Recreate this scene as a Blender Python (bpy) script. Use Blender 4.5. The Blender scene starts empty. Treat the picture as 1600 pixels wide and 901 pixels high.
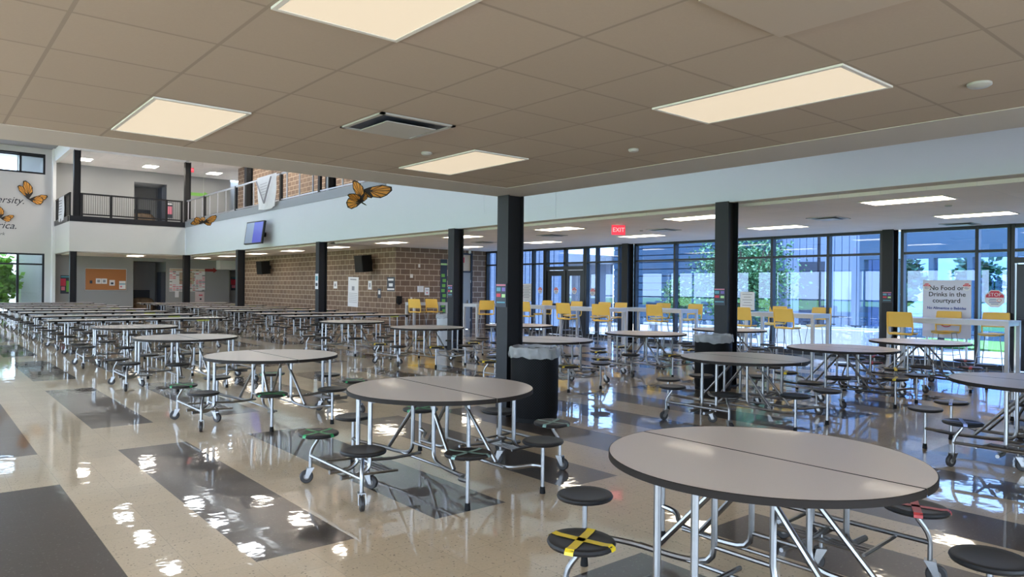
import bpy, math, random
from mathutils import Vector, Matrix
random.seed(7)
S = bpy.context.scene
COL = S.collection
R = math.radians

# ------------------------------------------------------------------ materials
def newmat(name):
    m = bpy.data.materials.new(name); m.use_nodes = True
    return m, m.node_tree.nodes, m.node_tree.links
MATS = {}
def mat(name, col, rough=0.5, metal=0.0, noise=0.0, nscale=20.0, bump=0.0, bscale=60.0, coat=0.0, emit=0.0, spec=0.5):
    if name in MATS: return MATS[name]
    m, n, l = newmat(name); b = n['Principled BSDF']
    c = tuple(col) + (1,)
    b.inputs['Roughness'].default_value = rough; b.inputs['Metallic'].default_value = metal
    b.inputs['Coat Weight'].default_value = coat; b.inputs['Coat Roughness'].default_value = 0.05
    b.inputs['Specular IOR Level'].default_value = spec
    tc = n.new('ShaderNodeTexCoord')
    nz = n.new('ShaderNodeTexNoise'); nz.inputs['Scale'].default_value = nscale; nz.inputs['Detail'].default_value = 3
    l.new(tc.outputs['Object'], nz.inputs['Vector'])
    mx = n.new('ShaderNodeMix'); mx.data_type = 'RGBA'
    k = noise
    mx.inputs['A'].default_value = tuple(max(0, x*(1-k)) for x in col) + (1,)
    mx.inputs['B'].default_value = tuple(min(1, x*(1+k)) for x in col) + (1,)
    l.new(nz.outputs['Fac'], mx.inputs['Factor']); l.new(mx.outputs['Result'], b.inputs['Base Color'])
    if bump:
        n2 = n.new('ShaderNodeTexNoise'); n2.inputs['Scale'].default_value = bscale
        l.new(tc.outputs['Object'], n2.inputs['Vector'])
        bp = n.new('ShaderNodeBump'); bp.inputs['Strength'].default_value = bump; bp.inputs['Distance'].default_value = 0.01
        l.new(n2.outputs['Fac'], bp.inputs['Height']); l.new(bp.outputs['Normal'], b.inputs['Normal'])
    if emit:
        b.inputs['Emission Color'].default_value = c; b.inputs['Emission Strength'].default_value = emit
    MATS[name] = m
    return m

def math_node(n, l, op, a, b=None, c=None):
    x = n.new('ShaderNodeMath'); x.operation = op
    for i, v in enumerate((a, b, c)):
        if v is None: continue
        if isinstance(v, (int, float)): x.inputs[i].default_value = v
        else: l.new(v, x.inputs[i])
    return x.outputs[0]

def floor_mat():
    m, n, l = newmat('floor_tiles'); b = n['Principled BSDF']
    g = n.new('ShaderNodeNewGeometry'); sp = n.new('ShaderNodeSeparateXYZ'); l.new(g.outputs['Position'], sp.inputs[0])
    X, Y = sp.outputs[0], sp.outputs[1]
    M = lambda *a: math_node(n, l, *a)
    u = M('DIVIDE', M('SUBTRACT', X, 0.9024), 0.6096)
    k = M('FLOOR', u)                                   # stripe number
    odd = M('FLOORED_MODULO', k, 2.0)
    shifted = M('COMPARE', k, -1.0, 0.1)
    v = M('FRACT', M('ADD', M('DIVIDE', M('SUBTRACT', Y, 4.027), 4.80), M('MULTIPLY', shifted, 0.215)))
    inblock = M('LESS_THAN', v, 0.736)
    dark = M('MULTIPLY', odd, inblock)
    # single tiles a foot wide, each of a slightly different tone
    fl = n.new('ShaderNodeCombineXYZ')
    l.new(M('FLOOR', M('MULTIPLY', u, 2.0)), fl.inputs[0]); l.new(M('FLOOR', M('DIVIDE', M('SUBTRACT', Y, 4.027), 0.3)), fl.inputs[1])
    wn = n.new('ShaderNodeTexWhiteNoise'); l.new(fl.outputs[0], wn.inputs['Vector'])
    fx = M('FRACT', M('MULTIPLY', u, 2.0)); fy = M('FRACT', M('DIVIDE', M('SUBTRACT', Y, 4.027), 0.3))
    seam = M('MAXIMUM', M('GREATER_THAN', M('ABSOLUTE', M('SUBTRACT', fx, 0.5)), 0.494), M('GREATER_THAN', M('ABSOLUTE', M('SUBTRACT', fy, 0.5)), 0.494))
    tone = M('MULTIPLY_ADD', wn.outputs['Value'], 0.10, 0.95)
    # flecks
    vo = n.new('ShaderNodeTexVoronoi'); vo.inputs['Scale'].default_value = 34; l.new(g.outputs['Position'], vo.inputs['Vector'])
    nz = n.new('ShaderNodeTexNoise'); nz.inputs['Scale'].default_value = 60; nz.inputs['Detail'].default_value = 4; l.new(g.outputs['Position'], nz.inputs['Vector'])
    fleck = M('MULTIPLY', M('LESS_THAN', vo.outputs['Distance'], 0.21), M('GREATER_THAN', nz.outputs['Fac'], 0.5))
    def mix(f, a, bb):
        x = n.new('ShaderNodeMix'); x.data_type = 'RGBA'
        if isinstance(f, float): x.inputs['Factor'].default_value = f
        else: l.new(f, x.inputs['Factor'])
        for nm, v in (('A', a), ('B', bb)):
            if isinstance(v, tuple): x.inputs[nm].default_value = v
            else: l.new(v, x.inputs[nm])
        return x.outputs['Result']
    nfac = nz.outputs['Fac']
    light = mix(nfac, (0.60, 0.45, 0.285, 1), (0.78, 0.61, 0.40, 1)); light = mix(M('MULTIPLY', fleck, 0.75), light, (0.16, 0.11, 0.07, 1))
    drk = mix(nfac, (0.055, 0.038, 0.028, 1), (0.100, 0.074, 0.057, 1)); drk = mix(M('MULTIPLY', fleck, 0.5), drk, (0.22, 0.19, 0.17, 1))
    c = mix(dark, light, drk)
    vm = n.new('ShaderNodeVectorMath'); vm.operation = 'SCALE'; l.new(c, vm.inputs[0]); l.new(tone, vm.inputs['Scale'])
    c2 = mix(M('MULTIPLY', seam, 0.30), vm.outputs[0], (0.12, 0.10, 0.08, 1))
    l.new(c2, b.inputs['Base Color'])
    b.inputs['Roughness'].default_value = 0.30
    b.inputs['Coat Weight'].default_value = 1.0; b.inputs['Coat Roughness'].default_value = 0.03; b.inputs['Coat IOR'].default_value = 1.48; b.inputs['Specular IOR Level'].default_value = 0.25
    n3 = n.new('ShaderNodeTexNoise'); n3.inputs['Scale'].default_value = 5.5; n3.inputs['Detail'].default_value = 2; l.new(g.outputs['Position'], n3.inputs['Vector'])
    bp = n.new('ShaderNodeBump'); bp.inputs['Strength'].default_value = 0.10; bp.inputs['Distance'].default_value = 0.012
    l.new(n3.outputs['Fac'], bp.inputs['Height']); l.new(bp.outputs['Normal'], b.inputs['Coat Normal'])
    return m

def ceiling_mat(name, x0, y0, tx, ty, base, line, w=0.018):
    m, n, l = newmat(name); b = n['Principled BSDF']
    g = n.new('ShaderNodeNewGeometry'); sp = n.new('ShaderNodeSeparateXYZ'); l.new(g.outputs['Position'], sp.inputs[0])
    M = lambda *a: math_node(n, l, *a)
    u = M('DIVIDE', M('SUBTRACT', sp.outputs[0], x0), tx); v = M('DIVIDE', M('SUBTRACT', sp.outputs[1], y0), ty)
    ru = M('ABSOLUTE', M('SUBTRACT', M('FRACT', M('ADD', u, 0.5)), 0.5)); rv = M('ABSOLUTE', M('SUBTRACT', M('FRACT', M('ADD', v, 0.5)), 0.5))
    bar = M('MAXIMUM', M('LESS_THAN', ru, w/2/tx), M('LESS_THAN', rv, w/2/ty))
    fl = n.new('ShaderNodeCombineXYZ'); l.new(M('FLOOR', u), fl.inputs[0]); l.new(M('FLOOR', v), fl.inputs[1])
    wn = n.new('ShaderNodeTexWhiteNoise'); l.new(fl.outputs[0], wn.inputs['Vector'])
    nz = n.new('ShaderNodeTexNoise'); nz.inputs['Scale'].default_value = 90; l.new(g.outputs['Position'], nz.inputs['Vector'])
    tone = M('ADD', M('MULTIPLY_ADD', wn.outputs['Value'], 0.06, 0.93), M('MULTIPLY', nz.outputs['Fac'], 0.08))
    vm = n.new('ShaderNodeVectorMath'); vm.operation = 'SCALE'; vm.inputs[0].default_value = base; l.new(tone, vm.inputs['Scale'])
    mx = n.new('ShaderNodeMix'); mx.data_type = 'RGBA'; l.new(bar, mx.inputs['Factor']); l.new(vm.outputs[0], mx.inputs['A']); mx.inputs['B'].default_value = line + (1,)
    l.new(mx.outputs['Result'], b.inputs['Base Color']); b.inputs['Roughness'].default_value = 0.8
    h = M('SUBTRACT', 1.0, bar)
    bp = n.new('ShaderNodeBump'); bp.inputs['Strength'].default_value = 0.5; bp.inputs['Distance'].default_value = 0.006
    l.new(h, bp.inputs['Height']); bp.invert = True; l.new(bp.outputs['Normal'], b.inputs['Normal'])
    return m

def brick_mat():
    m, n, l = newmat('brick_blocks'); b = n['Principled BSDF']
    g = n.new('ShaderNodeNewGeometry'); sp = n.new('ShaderNodeSeparateXYZ'); l.new(g.outputs['Position'], sp.inputs[0])
    cb = n.new('ShaderNodeCombineXYZ'); l.new(math_node(n, l, 'SUBTRACT', sp.outputs[0], sp.outputs[1]), cb.inputs[0]); l.new(sp.outputs[2], cb.inputs[1])
    br = n.new('ShaderNodeTexBrick'); l.new(cb.outputs[0], br.inputs['Vector'])
    for k, v in (('Scale', 1.0), ('Mortar Size', 0.011), ('Mortar Smooth', 0.1), ('Brick Width', 0.4), ('Row Height', 0.2), ('Bias', 0.0)): br.inputs[k].default_value = v
    br.inputs['Color1'].default_value = (0.155, 0.098, 0.066, 1); br.inputs['Color2'].default_value = (0.205, 0.135, 0.092, 1)
    br.inputs['Mortar'].default_value = (0.52, 0.42, 0.32, 1)
    l.new(br.outputs['Color'], b.inputs['Base Color']); b.inputs['Roughness'].default_value = 0.75
    bp = n.new('ShaderNodeBump'); bp.inputs['Strength'].default_value = 0.4; bp.inputs['Distance'].default_value = 0.01; bp.invert = True
    l.new(br.outputs['Fac'], bp.inputs['Height']); l.new(bp.outputs['Normal'], b.inputs['Normal'])
    return m

def glass_mat(tint=(0.54, 0.64, 0.80, 1), nm='window_glass'):
    m, n, l = newmat(nm)
    n.remove(n['Principled BSDF']); out = n['Material Output']
    tr = n.new('ShaderNodeBsdfTransparent'); tr.inputs[0].default_value = tint
    gl = n.new('ShaderNodeBsdfGlossy'); gl.inputs['Roughness'].default_value = 0.0; gl.inputs[0].default_value = (0.9, 0.95, 1, 1)
    lw = n.new('ShaderNodeLayerWeight'); lw.inputs['Blend'].default_value = 0.5
    fr = math_node(n, l, 'MULTIPLY_ADD', math_node(n, l, 'POWER', lw.outputs['Facing'], 4.0), 0.90, 0.05)
    mx = n.new('ShaderNodeMixShader'); l.new(fr, mx.inputs[0]); l.new(tr.outputs[0], mx.inputs[1]); l.new(gl.outputs[0], mx.inputs[2])
    l.new(mx.outputs[0], out.inputs['Surface'])
    return m

def mesh_metal_mat():                                   # expanded steel skin of the litter bins
    m, n, l = newmat('expanded_steel'); b = n['Principled BSDF']
    tc = n.new('ShaderNodeTexCoord'); sp = n.new('ShaderNodeSeparateXYZ'); l.new(tc.outputs['Object'], sp.inputs[0])
    M = lambda *a: math_node(n, l, *a)
    ang = M('MULTIPLY', M('ARCTAN2', sp.outputs[1], sp.outputs[0]), 14.0); z = M('MULTIPLY', sp.outputs[2], 100.0)
    d = M('MULTIPLY', M('SINE', M('ADD', M('MULTIPLY', ang, 2.0), z)), M('SINE', M('SUBTRACT', M('MULTIPLY', ang, 2.0), z)))
    hole = M('GREATER_THAN', M('ABSOLUTE', d), 0.28)
    mx = n.new('ShaderNodeMix'); mx.data_type = 'RGBA'; l.new(hole, mx.inputs['Factor'])
    mx.inputs['A'].default_value = (0.012, 0.012, 0.013, 1); mx.inputs['B'].default_value = (0.002, 0.002, 0.002, 1)
    l.new(mx.outputs['Result'], b.inputs['Base Color']); b.inputs['Roughness'].default_value = 0.6; b.inputs['Specular IOR Level'].default_value = 0.15
    bp = n.new('ShaderNodeBump'); bp.inputs['Strength'].default_value = 0.6; bp.inputs['Distance'].default_value = 0.004; bp.invert = True
    l.new(hole, bp.inputs['Height']); l.new(bp.outputs['Normal'], b.inputs['Normal'])
    return m

def perforated_mat():                                   # yellow shell with rows of tiny holes
    m, n, l = newmat('yellow_shell'); b = n['Principled BSDF']
    tc = n.new('ShaderNodeTexCoord'); sp = n.new('ShaderNodeSeparateXYZ'); l.new(tc.outputs['Object'], sp.inputs[0])
    M = lambda *a: math_node(n, l, *a)
    a = M('SINE', M('MULTIPLY', sp.outputs[0], 420.0)); c = M('SINE', M('MULTIPLY', sp.outputs[2], 420.0))
    hole = M('GREATER_THAN', M('MULTIPLY', a, c), 0.45)
    mx = n.new('ShaderNodeMix'); mx.data_type = 'RGBA'; l.new(M('MULTIPLY', hole, 0.5), mx.inputs['Factor'])
    mx.inputs['A'].default_value = (0.84, 0.53, 0.10, 1); mx.inputs['B'].default_value = (0.50, 0.30, 0.06, 1)
    l.new(mx.outputs['Result'], b.inputs['Base Color']); b.inputs['Roughness'].default_value = 0.45
    return m

white = mat('white_paint', (0.80, 0.80, 0.79), 0.6, noise=0.015, nscale=2)
greyp = mat('grey_paint', (0.30, 0.305, 0.305), 0.6, noise=0.02, nscale=2)
soffit = mat('soffit_paint', (0.52, 0.48, 0.44), 0.6, noise=0.015, nscale=2)
blackst = mat('black_steel_paint', (0.010, 0.010, 0.012), 0.5, noise=0.15, nscale=25, bump=0.05, bscale=40, spec=0.35)
frameal = mat('dark_bronze_aluminium', (0.022, 0.022, 0.027), 0.3, metal=0.4, noise=0.1)
chrome = mat('galvanised_tube', (0.30, 0.295, 0.29), 0.30, metal=1.0, noise=0.10, nscale=30)
steel = mat('pale_steel', (0.50, 0.52, 0.55), 0.35, metal=0.8, noise=0.08)
lam = mat('grey_laminate', (0.72, 0.625, 0.555), 0.36, noise=0.05, nscale=160, coat=0.08, spec=0.35)
edge = mat('brown_edge', (0.020, 0.015, 0.012), 0.6, noise=0.1, spec=0.2)
seatm = mat('black_seat_plastic', (0.012, 0.012, 0.013), 0.45, noise=0.2, nscale=8)
rubber = mat('black_rubber', (0.010, 0.010, 0.010), 0.7, noise=0.2, spec=0.2)
wheelm = mat('wheel_tread', (0.030, 0.027, 0.026), 0.5, noise=0.2)
hub = mat('wheel_hub', (0.22, 0.20, 0.18), 0.5, noise=0.1)
tape = {'yellow': mat('yellow_tape', (0.78, 0.56, 0.02), 0.4, noise=0.08, nscale=40), 'green': mat('green_tape', (0.03, 0.33, 0.10), 0.4, noise=0.1, nscale=40),
        'red': mat('red_tape', (0.48, 0.05, 0.05), 0.4, noise=0.15, nscale=40), 'blue': mat('pale_blue_tape', (0.35, 0.42, 0.75), 0.4, noise=0.1, nscale=40),
        'mint': mat('pale_green_tape', (0.22, 0.38, 0.33), 0.4, noise=0.1, nscale=40)}
panelE = mat('lamp_diffuser', (1.0, 0.86, 0.68), 0.5, emit=1.0)
def lamp(m, col, e):
    b = m.node_tree.nodes['Principled BSDF']
    for k in list(m.node_tree.links):
        if k.to_socket == b.inputs['Base Color']: m.node_tree.links.remove(k)
    b.inputs['Base Color'].default_value = (0.25, 0.22, 0.18, 1); b.inputs['Emission Color'].default_value = col+(1,); b.inputs['Emission Strength'].default_value = e; b.inputs['Specular IOR Level'].default_value = 0.2
lamp(panelE, (1.0, 0.84, 0.62), 0.25)
panelF = mat('upper_lamp_diffuser', (1.0, 0.93, 0.82), 0.5, emit=14.0)
panelH = mat('high_bay_diffuser', (0.92, 0.96, 1.0), 0.5, emit=7.0)
panelR = mat('lamp_diffuser_cool', (1.0, 0.90, 0.74), 0.5, emit=0.55); lamp(panelR, (1.0, 0.88, 0.70), 3.2)
lframe = mat('lamp_frame', (0.72, 0.70, 0.66), 0.5)
bench = mat('table_grey_white', (0.52, 0.54, 0.57), 0.35, noise=0.03)
glass = glass_mat(); clear = glass_mat((0.9, 0.93, 0.95, 1), 'clear_glass'); brick = brick_mat(); floorm = floor_mat(); binm = mesh_metal_mat(); yel = perforated_mat()
yelp = mat('yellow_plastic', (0.84, 0.53, 0.10), 0.45, noise=0.05)
bag = mat('bin_liner', (0.50, 0.50, 0.50), 0.25, noise=0.25, nscale=9, bump=0.8, bscale=16)
_n, _l = bag.node_tree.nodes, bag.node_tree.links; _t = _n.new('ShaderNodeBsdfTransparent'); _m = _n.new('ShaderNodeMixShader'); _m.inputs[0].default_value = 0.55
_l.new(_t.outputs[0], _m.inputs[1]); _l.new(_n['Principled BSDF'].outputs[0], _m.inputs[2]); _l.new(_m.outputs[0], _n['Material Output'].inputs['Surface'])
paper = mat('white_paper', (0.78, 0.78, 0.80), 0.6, noise=0.02)
ink = mat('dark_ink', (0.02, 0.02, 0.03), 0.6); inkb = mat('blue_ink', (0.05, 0.08, 0.32), 0.6); inkg = mat('grey_ink', (0.30, 0.30, 0.33), 0.6)
redp = mat('red_print', (0.62, 0.04, 0.08), 0.5, noise=0.05); greenp = mat('green_print', (0.16, 0.42, 0.06), 0.5, noise=0.05)
pink = mat('pink_print', (0.72, 0.20, 0.28), 0.5); tealp = mat('teal_print', (0.10, 0.32, 0.42), 0.5); purp = mat('violet_print', (0.20, 0.14, 0.45), 0.5)
lime = mat('lime_print', (0.45, 0.72, 0.30), 0.5); slate = mat('slate_print', (0.03, 0.04, 0.06), 0.5); cream = mat('cream_print', (0.62, 0.52, 0.40), 0.6)
corkm = mat('cork', (0.42, 0.17, 0.06), 0.8, noise=0.15, nscale=60)
orange = mat('monarch_orange', (0.78, 0.34, 0.05), 0.5, noise=0.2, nscale=12)
mblack = mat('monarch_black', (0.02, 0.015, 0.012), 0.6)
cloth = mat('banner_cloth', (0.74, 0.76, 0.78), 0.7, noise=0.05, nscale=6)
doorg = mat('grey_door_paint', (0.30, 0.32, 0.33), 0.4, noise=0.02)

# ------------------------------------------------------------------ mesh helpers
class MB:
    def __init__(s): s.v = []; s.f = []; s.mi = []; s.mats = []; s.cur = 0
    def use(s, m):
        if m not in s.mats: s.mats.append(m)
        s.cur = s.mats.index(m); return s
    def add(s, vs, fs):
        o = len(s.v); s.v += [tuple(p) for p in vs]; s.f += [tuple(i+o for i in f) for f in fs]; s.mi += [s.cur]*len(fs); return s
    def box(s, x0, x1, y0, y1, z0, z1):
        x0, x1 = min(x0, x1), max(x0, x1); y0, y1 = min(y0, y1), max(y0, y1); z0, z1 = min(z0, z1), max(z0, z1)
        v = [(x, y, z) for z in (z0, z1) for y in (y0, y1) for x in (x0, x1)]
        return s.add(v, [(0, 2, 3, 1), (4, 5, 7, 6), (0, 1, 5, 4), (2, 6, 7, 3), (0, 4, 6, 2), (1, 3, 7, 5)])
    def obox(s, c, r, u, w, h, d):       # box around centre c with axes r (width) and u (height), depth along r x u
        c = Vector(c); r = Vector(r).normalized(); u = Vector(u).normalized(); n = r.cross(u)
        v = [c + r*(a*w/2) + u*(b*h/2) + n*(e*d/2) for e in (-1, 1) for b in (-1, 1) for a in (-1, 1)]
        return s.add(v, [(0, 2, 3, 1), (4, 5, 7, 6), (0, 1, 5, 4), (2, 6, 7, 3), (0, 4, 6, 2), (1, 3, 7, 5)])
    def tube(s, pts, r, seg=8, bend=0.05, closed=False):
        P = [Vector(p) for p in pts]
        if bend and len(P) > 2:
            Q = [P[0]]
            for i in range(1, len(P)-1):
                a, b, c = P[i-1], P[i], P[i+1]
                d1 = (a-b); d2 = (c-b); t = min(bend, d1.length*0.45, d2.length*0.45)
                p1 = b+d1.normalized()*t; p2 = b+d2.normalized()*t
                for k in range(4):
                    w = k/3; Q.append(p1*(1-w)**2+b*2*w*(1-w)+p2*w*w)
            Q.append(P[-1]); P = Q
        rings = []; up = None
        for i, p in enumerate(P):
            d = (P[min(i+1, len(P)-1)]-P[max(i-1, 0)]).normalized()
            if up is None: up = Vector((0, 0, 1)) if abs(d.z) < 0.9 else Vector((1, 0, 0))
            x = d.cross(up)
            if x.length < 1e-4: x = d.cross(Vector((0, 1, 0)))
            x.normalize(); y = x.cross(d).normalized(); up = y
            rr = r[i] if isinstance(r, (list, tuple)) else r
            rings.append([p+x*(math.cos(2*math.pi*k/seg)*rr)+y*(math.sin(2*math.pi*k/seg)*rr) for k in range(seg)])
        v = [q for ring in rings for q in ring]; f = []
        for i in range(len(rings)-1):
            for k in range(seg):
                a = i*seg+k; b = i*seg+(k+1) % seg; f.append((a, b, b+seg, a+seg))
        f.append(tuple(range(seg))[::-1]); f.append(tuple((len(rings)-1)*seg+k for k in range(seg)))
        return s.add(v, f)
    def lathe(s, prof, c=(0, 0, 0), seg=32, sx=1, sy=1, cap=True, axis='z', a0=0, a1=2*math.pi):
        full = abs(a1-a0-2*math.pi) < 1e-6; n = seg if full else seg+1; v = []
        for r, z in prof:
            for k in range(n):
                a = a0+(a1-a0)*k/seg; x, y = r*math.cos(a)*sx, r*math.sin(a)*sy
                if axis == 'z': v.append((c[0]+x, c[1]+y, c[2]+z))
                elif axis == 'x': v.append((c[0]+z, c[1]+x, c[2]+y))
                else: v.append((c[0]+x, c[1]+z, c[2]+y))
        f = []
        for i in range(len(prof)-1):
            for k in range(seg if full else seg):
                a = i*n+k; b = i*n+((k+1) % n if full else k+1); f.append((a, b, b+n, a+n))
        if cap: f.append(tuple(range(n))[::-1]); f.append(tuple((len(prof)-1)*n+k for k in range(n)))
        return s.add(v, f)
    def prism(s, poly, z0, z1):
        n = len(poly); v = [(x, y, z0) for x, y in poly]+[(x, y, z1) for x, y in poly]
        return s.add(v, [tuple(range(n))[::-1], tuple(range(n, 2*n))]+[(i, (i+1) % n, n+(i+1) % n, n+i) for i in range(n)])
    def mesh(s, name, smooth=True):
        me = bpy.data.meshes.new(name); me.from_pydata(s.v, [], s.f)
        for m in s.mats: me.materials.append(m)
        if len(s.mats) > 1: me.polygons.foreach_set('material_index', s.mi)
        if smooth:
            me.polygons.foreach_set('use_smooth', [True]*len(me.polygons)); me.set_sharp_from_angle(angle=R(35))
        me.update(); return me
    def build(s, name, parent=None, smooth=True):
        return link(bpy.data.objects.new(name, s.mesh(name, smooth)), parent)
def link(o, parent=None):
    COL.objects.link(o)
    if parent: o.parent = parent
    return o
def B(m, *a, **k): return MB().use(m).box(*a)
def tag(o, label, cat, group=None, kind=None):
    o['label'] = label; o['category'] = cat
    if group: o['group'] = group
    if kind: o['kind'] = kind
    return o
def struct(o, label=None):
    o['kind'] = 'structure'
    if label: o['label'] = label
    return o
def empty(name, loc=(0, 0, 0), rz=0):
    o = bpy.data.objects.new(name, None); o.location = loc; o.rotation_euler = (0, 0, rz); o.empty_display_size = 0.1
    return link(o)
KIDS = {}
def kids(o): return [c for c in o.children]
def copy_tree(o, parent=None):
    c = o.copy(); COL.objects.link(c)
    if parent: c.parent = parent
    for ch in kids(o): copy_tree(ch, c)
    return c
_fc = {}
def text_mesh(s, size, m, align='CENTER', shear=0.0, depth=0.002, bold=0.0, space=1.0):
    key = (s, size, m.name, align, shear, bold, space)
    if key in _fc: return _fc[key]
    cu = bpy.data.curves.new('lettering', 'FONT'); cu.body = s; cu.size = size; cu.align_x = align; cu.align_y = 'CENTER'
    cu.extrude = depth/2; cu.shear = shear; cu.offset = bold; cu.space_character = space; cu.resolution_u = 3
    o = bpy.data.objects.new('lettering', cu); COL.objects.link(o)
    dg = bpy.context.evaluated_depsgraph_get(); me = bpy.data.meshes.new_from_object(o.evaluated_get(dg))
    bpy.data.objects.remove(o); bpy.data.curves.remove(cu); me.materials.clear(); me.materials.append(m); _fc[key] = me
    return me
def letter(s, size, m, parent, x, y, z=0.006, **k):
    o = bpy.data.objects.new('lettering', text_mesh(s, size, m, **k)); link(o, parent); o.location = (x, y, z); return o
# a flat sheet: local x right, y up, z towards the viewer
FACE = {'-X': Matrix(((0, 0, -1), (-1, 0, 0), (0, 1, 0))), '-Y': Matrix(((1, 0, 0), (0, 0, -1), (0, 1, 0)))}
def place(o, loc, face, roll=0):
    o.matrix_world = Matrix.Translation(loc) @ FACE[face].to_4x4() @ Matrix.Rotation(roll, 4, 'Z')
    return o
def sheet(name, label, cat, loc, face, w, h, bg, rects=(), texts=(), group=None, roll=0, t=0.006, border=None):
    o = MB().use(bg).box(-w/2, w/2, -h/2, h/2, 0, t).build(name, smooth=False); tag(o, label, cat, group)
    mb = MB()
    if border:
        mb.use(border[0]); b = border[1]
        for q in ((-w/2, w/2, h/2-b, h/2), (-w/2, w/2, -h/2, -h/2+b), (-w/2, -w/2+b, -h/2, h/2), (w/2-b, w/2, -h/2, h/2)): mb.box(*q, t, t+0.004)
    for (cx, cy, rw, rh, m) in rects: mb.use(m).box(cx*w-rw*w/2, cx*w+rw*w/2, cy*h-rh*h/2, cy*h+rh*h/2, t, t+0.002)
    if mb.f: mb.build('printed_area', o, smooth=False)
    for tx in texts:
        s, cx, cy, sz, m = tx[:5]; letter(s, sz, m, o, cx*w, cy*h, t+0.003, **(tx[5] if len(tx) > 5 else {}))
    place(o, loc, face, roll); return o

# ------------------------------------------------------------------ dimensions (metres; +Y runs down the hall, +X towards the courtyard)
CN = 2.705                 # ceiling over the near seating
XB = 10.33                 # bulkhead / balcony line
CR = 2.96                  # ceiling on the courtyard side
XG = 17.05                 # courtyard glazing
YF = 42.0                  # far wall
YB = 37.3                  # balcony front
XK = 12.95                 # long block wall
YD = 21.75                 # block wall with the grey door
ZU = 7.6; ZA = 8.2
XL = -3.4; YN = -3.6  # unseen left and near walls, pulled in close to bring more daylight

# ------------------------------------------------------------------ shell
struct(MB().use(floorm).box(XL, XG+0.1, YN, 46, -0.12, 0).build('floor', smooth=False), 'polished beige and dark brown vinyl tile floor')
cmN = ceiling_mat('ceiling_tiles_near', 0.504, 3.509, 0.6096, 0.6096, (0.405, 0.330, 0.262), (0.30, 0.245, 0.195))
cmR = ceiling_mat('ceiling_tiles_side', 11.16, 3.88, 0.6096, 0.6096, (0.80, 0.76, 0.74), (0.72, 0.70, 0.70), 0.014)
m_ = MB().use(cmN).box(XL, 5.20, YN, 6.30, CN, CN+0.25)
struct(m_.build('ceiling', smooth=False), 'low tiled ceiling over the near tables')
m_ = MB().use(soffit).box(5.20, 5.82, YN, 6.95, CN-0.004, CN+0.25).box(XL, 5.20, 6.30, 6.95, CN-0.004, CN+0.25)
struct(m_.build('trim_1', smooth=False), 'flat painted soffit edging the low ceiling')
m_ = MB().use(white).box(5.62, 5.82, YN, 6.95, CN+0.25, ZA).box(XL, 5.62, 6.75, 6.95, CN+0.25, ZA)
struct(m_.build('wall_above_low_ceiling', smooth=False))
struct(B(mat('grey_roof_deck', (0.26, 0.26, 0.27), 0.8, noise=0.05, nscale=2), XL, XB+3, YN, 46, ZA, ZA+0.2).build('ceiling_atrium', smooth=False))
struct(MB().use(cmR).box(XB+0.32, XG+0.4, YN, YD+0.3, CR, CR+0.2).box(XB+0.32, XK+0.2, YD, YF, CR, CR+0.2).box(5.75, 17, YB+0.35, YF, CR+0.02, CR+0.2).build('ceiling_side', smooth=False), 'tiled ceiling on the courtyard side')
# bulkhead along X and the balcony front along Y
softw = mat('soft_white_paint', (0.60, 0.59, 0.575), 0.6, noise=0.015, nscale=2)
skyw = mat('white_paint_sky_tint', (0.66, 0.71, 0.80), 0.6, noise=0.01, nscale=2)  # white paint with the bluish skylight on the bulkhead put into its colour
m_ = MB().use(skyw).box(XB, XB+0.32, YN, YB+0.0, 3.02, 4.37).box(XB, XB+0.32, YN, 17.9, 4.37, ZA)
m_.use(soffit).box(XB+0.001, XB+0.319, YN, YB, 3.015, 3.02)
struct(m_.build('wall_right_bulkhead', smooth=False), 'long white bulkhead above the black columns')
m_ = MB().use(softw).box(5.43, XB-0.001, YB, YB+0.32, 3.02, 4.37).box(5.43, 5.73, YB+0.32, YF, 3.02, 4.37)
struct(m_.build('wall_balcony_front', smooth=False), 'white balcony front at the far end')
struct(MB().use(frameal).box(5.43, XB+0.32, YB-0.03, YB+0.32, 4.37, 4.62).box(5.40, 5.73, YB+0.32, YF, 4.37, 4.62).build('trim_balcony_edge', smooth=False))
curb = mat('grey_edge_steel', (0.30, 0.33, 0.37), 0.4, noise=0.03)
struct(MB().use(curb).box(XB-0.03, XB+0.32, 17.9, YB, 4.37, 4.66).build('trim_bulkhead_edge', smooth=False))
struct(MB().use(white).box(5.7, 17, YB+0.3, YF, 4.40, 4.60).box(XB+0.3, XK, 17.9, YF, 4.40, 4.60).box(XB+0.32, XK+0.2, 17.7, 17.9, 4.6, ZA).build('floor_upper', smooth=False))
struct(MB().use(cmR).box(5.43, 17, YB, YF, ZU, ZU+0.2).box(XB, XK, 17.9, YB, ZU, ZU+0.2).build('ceiling_upper', smooth=False))
struct(MB().use(white).box(5.42, 5.60, YB-0.01, YF, ZU-0.02, ZA).box(5.6, XB, YB-0.01, YB+0.15, ZU-0.02, ZA).box(XB, XB+0.2, 17.9, YB+0.15, ZU-0.02, ZA).build('wall_upper_fascia', smooth=False))
# block wall and its return, both storeys
m_ = MB().use(brick).box(XK, XK+0.25, YD, 37.55, 0, 3.4).box(XK, XK+0.25, 17.9, 37.55, 3.4, ZA)
m_.box(XK+0.25, 15.30, YD, YD+0.25, 0, 3.4).box(16.28, XG, YD, YD+0.25, 0, 3.4).box(15.30, 16.28, YD, YD+0.25, 2.86, 3.4)
struct(m_.build('wall_block', smooth=False), 'brown block wall behind the long tables')
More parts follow.
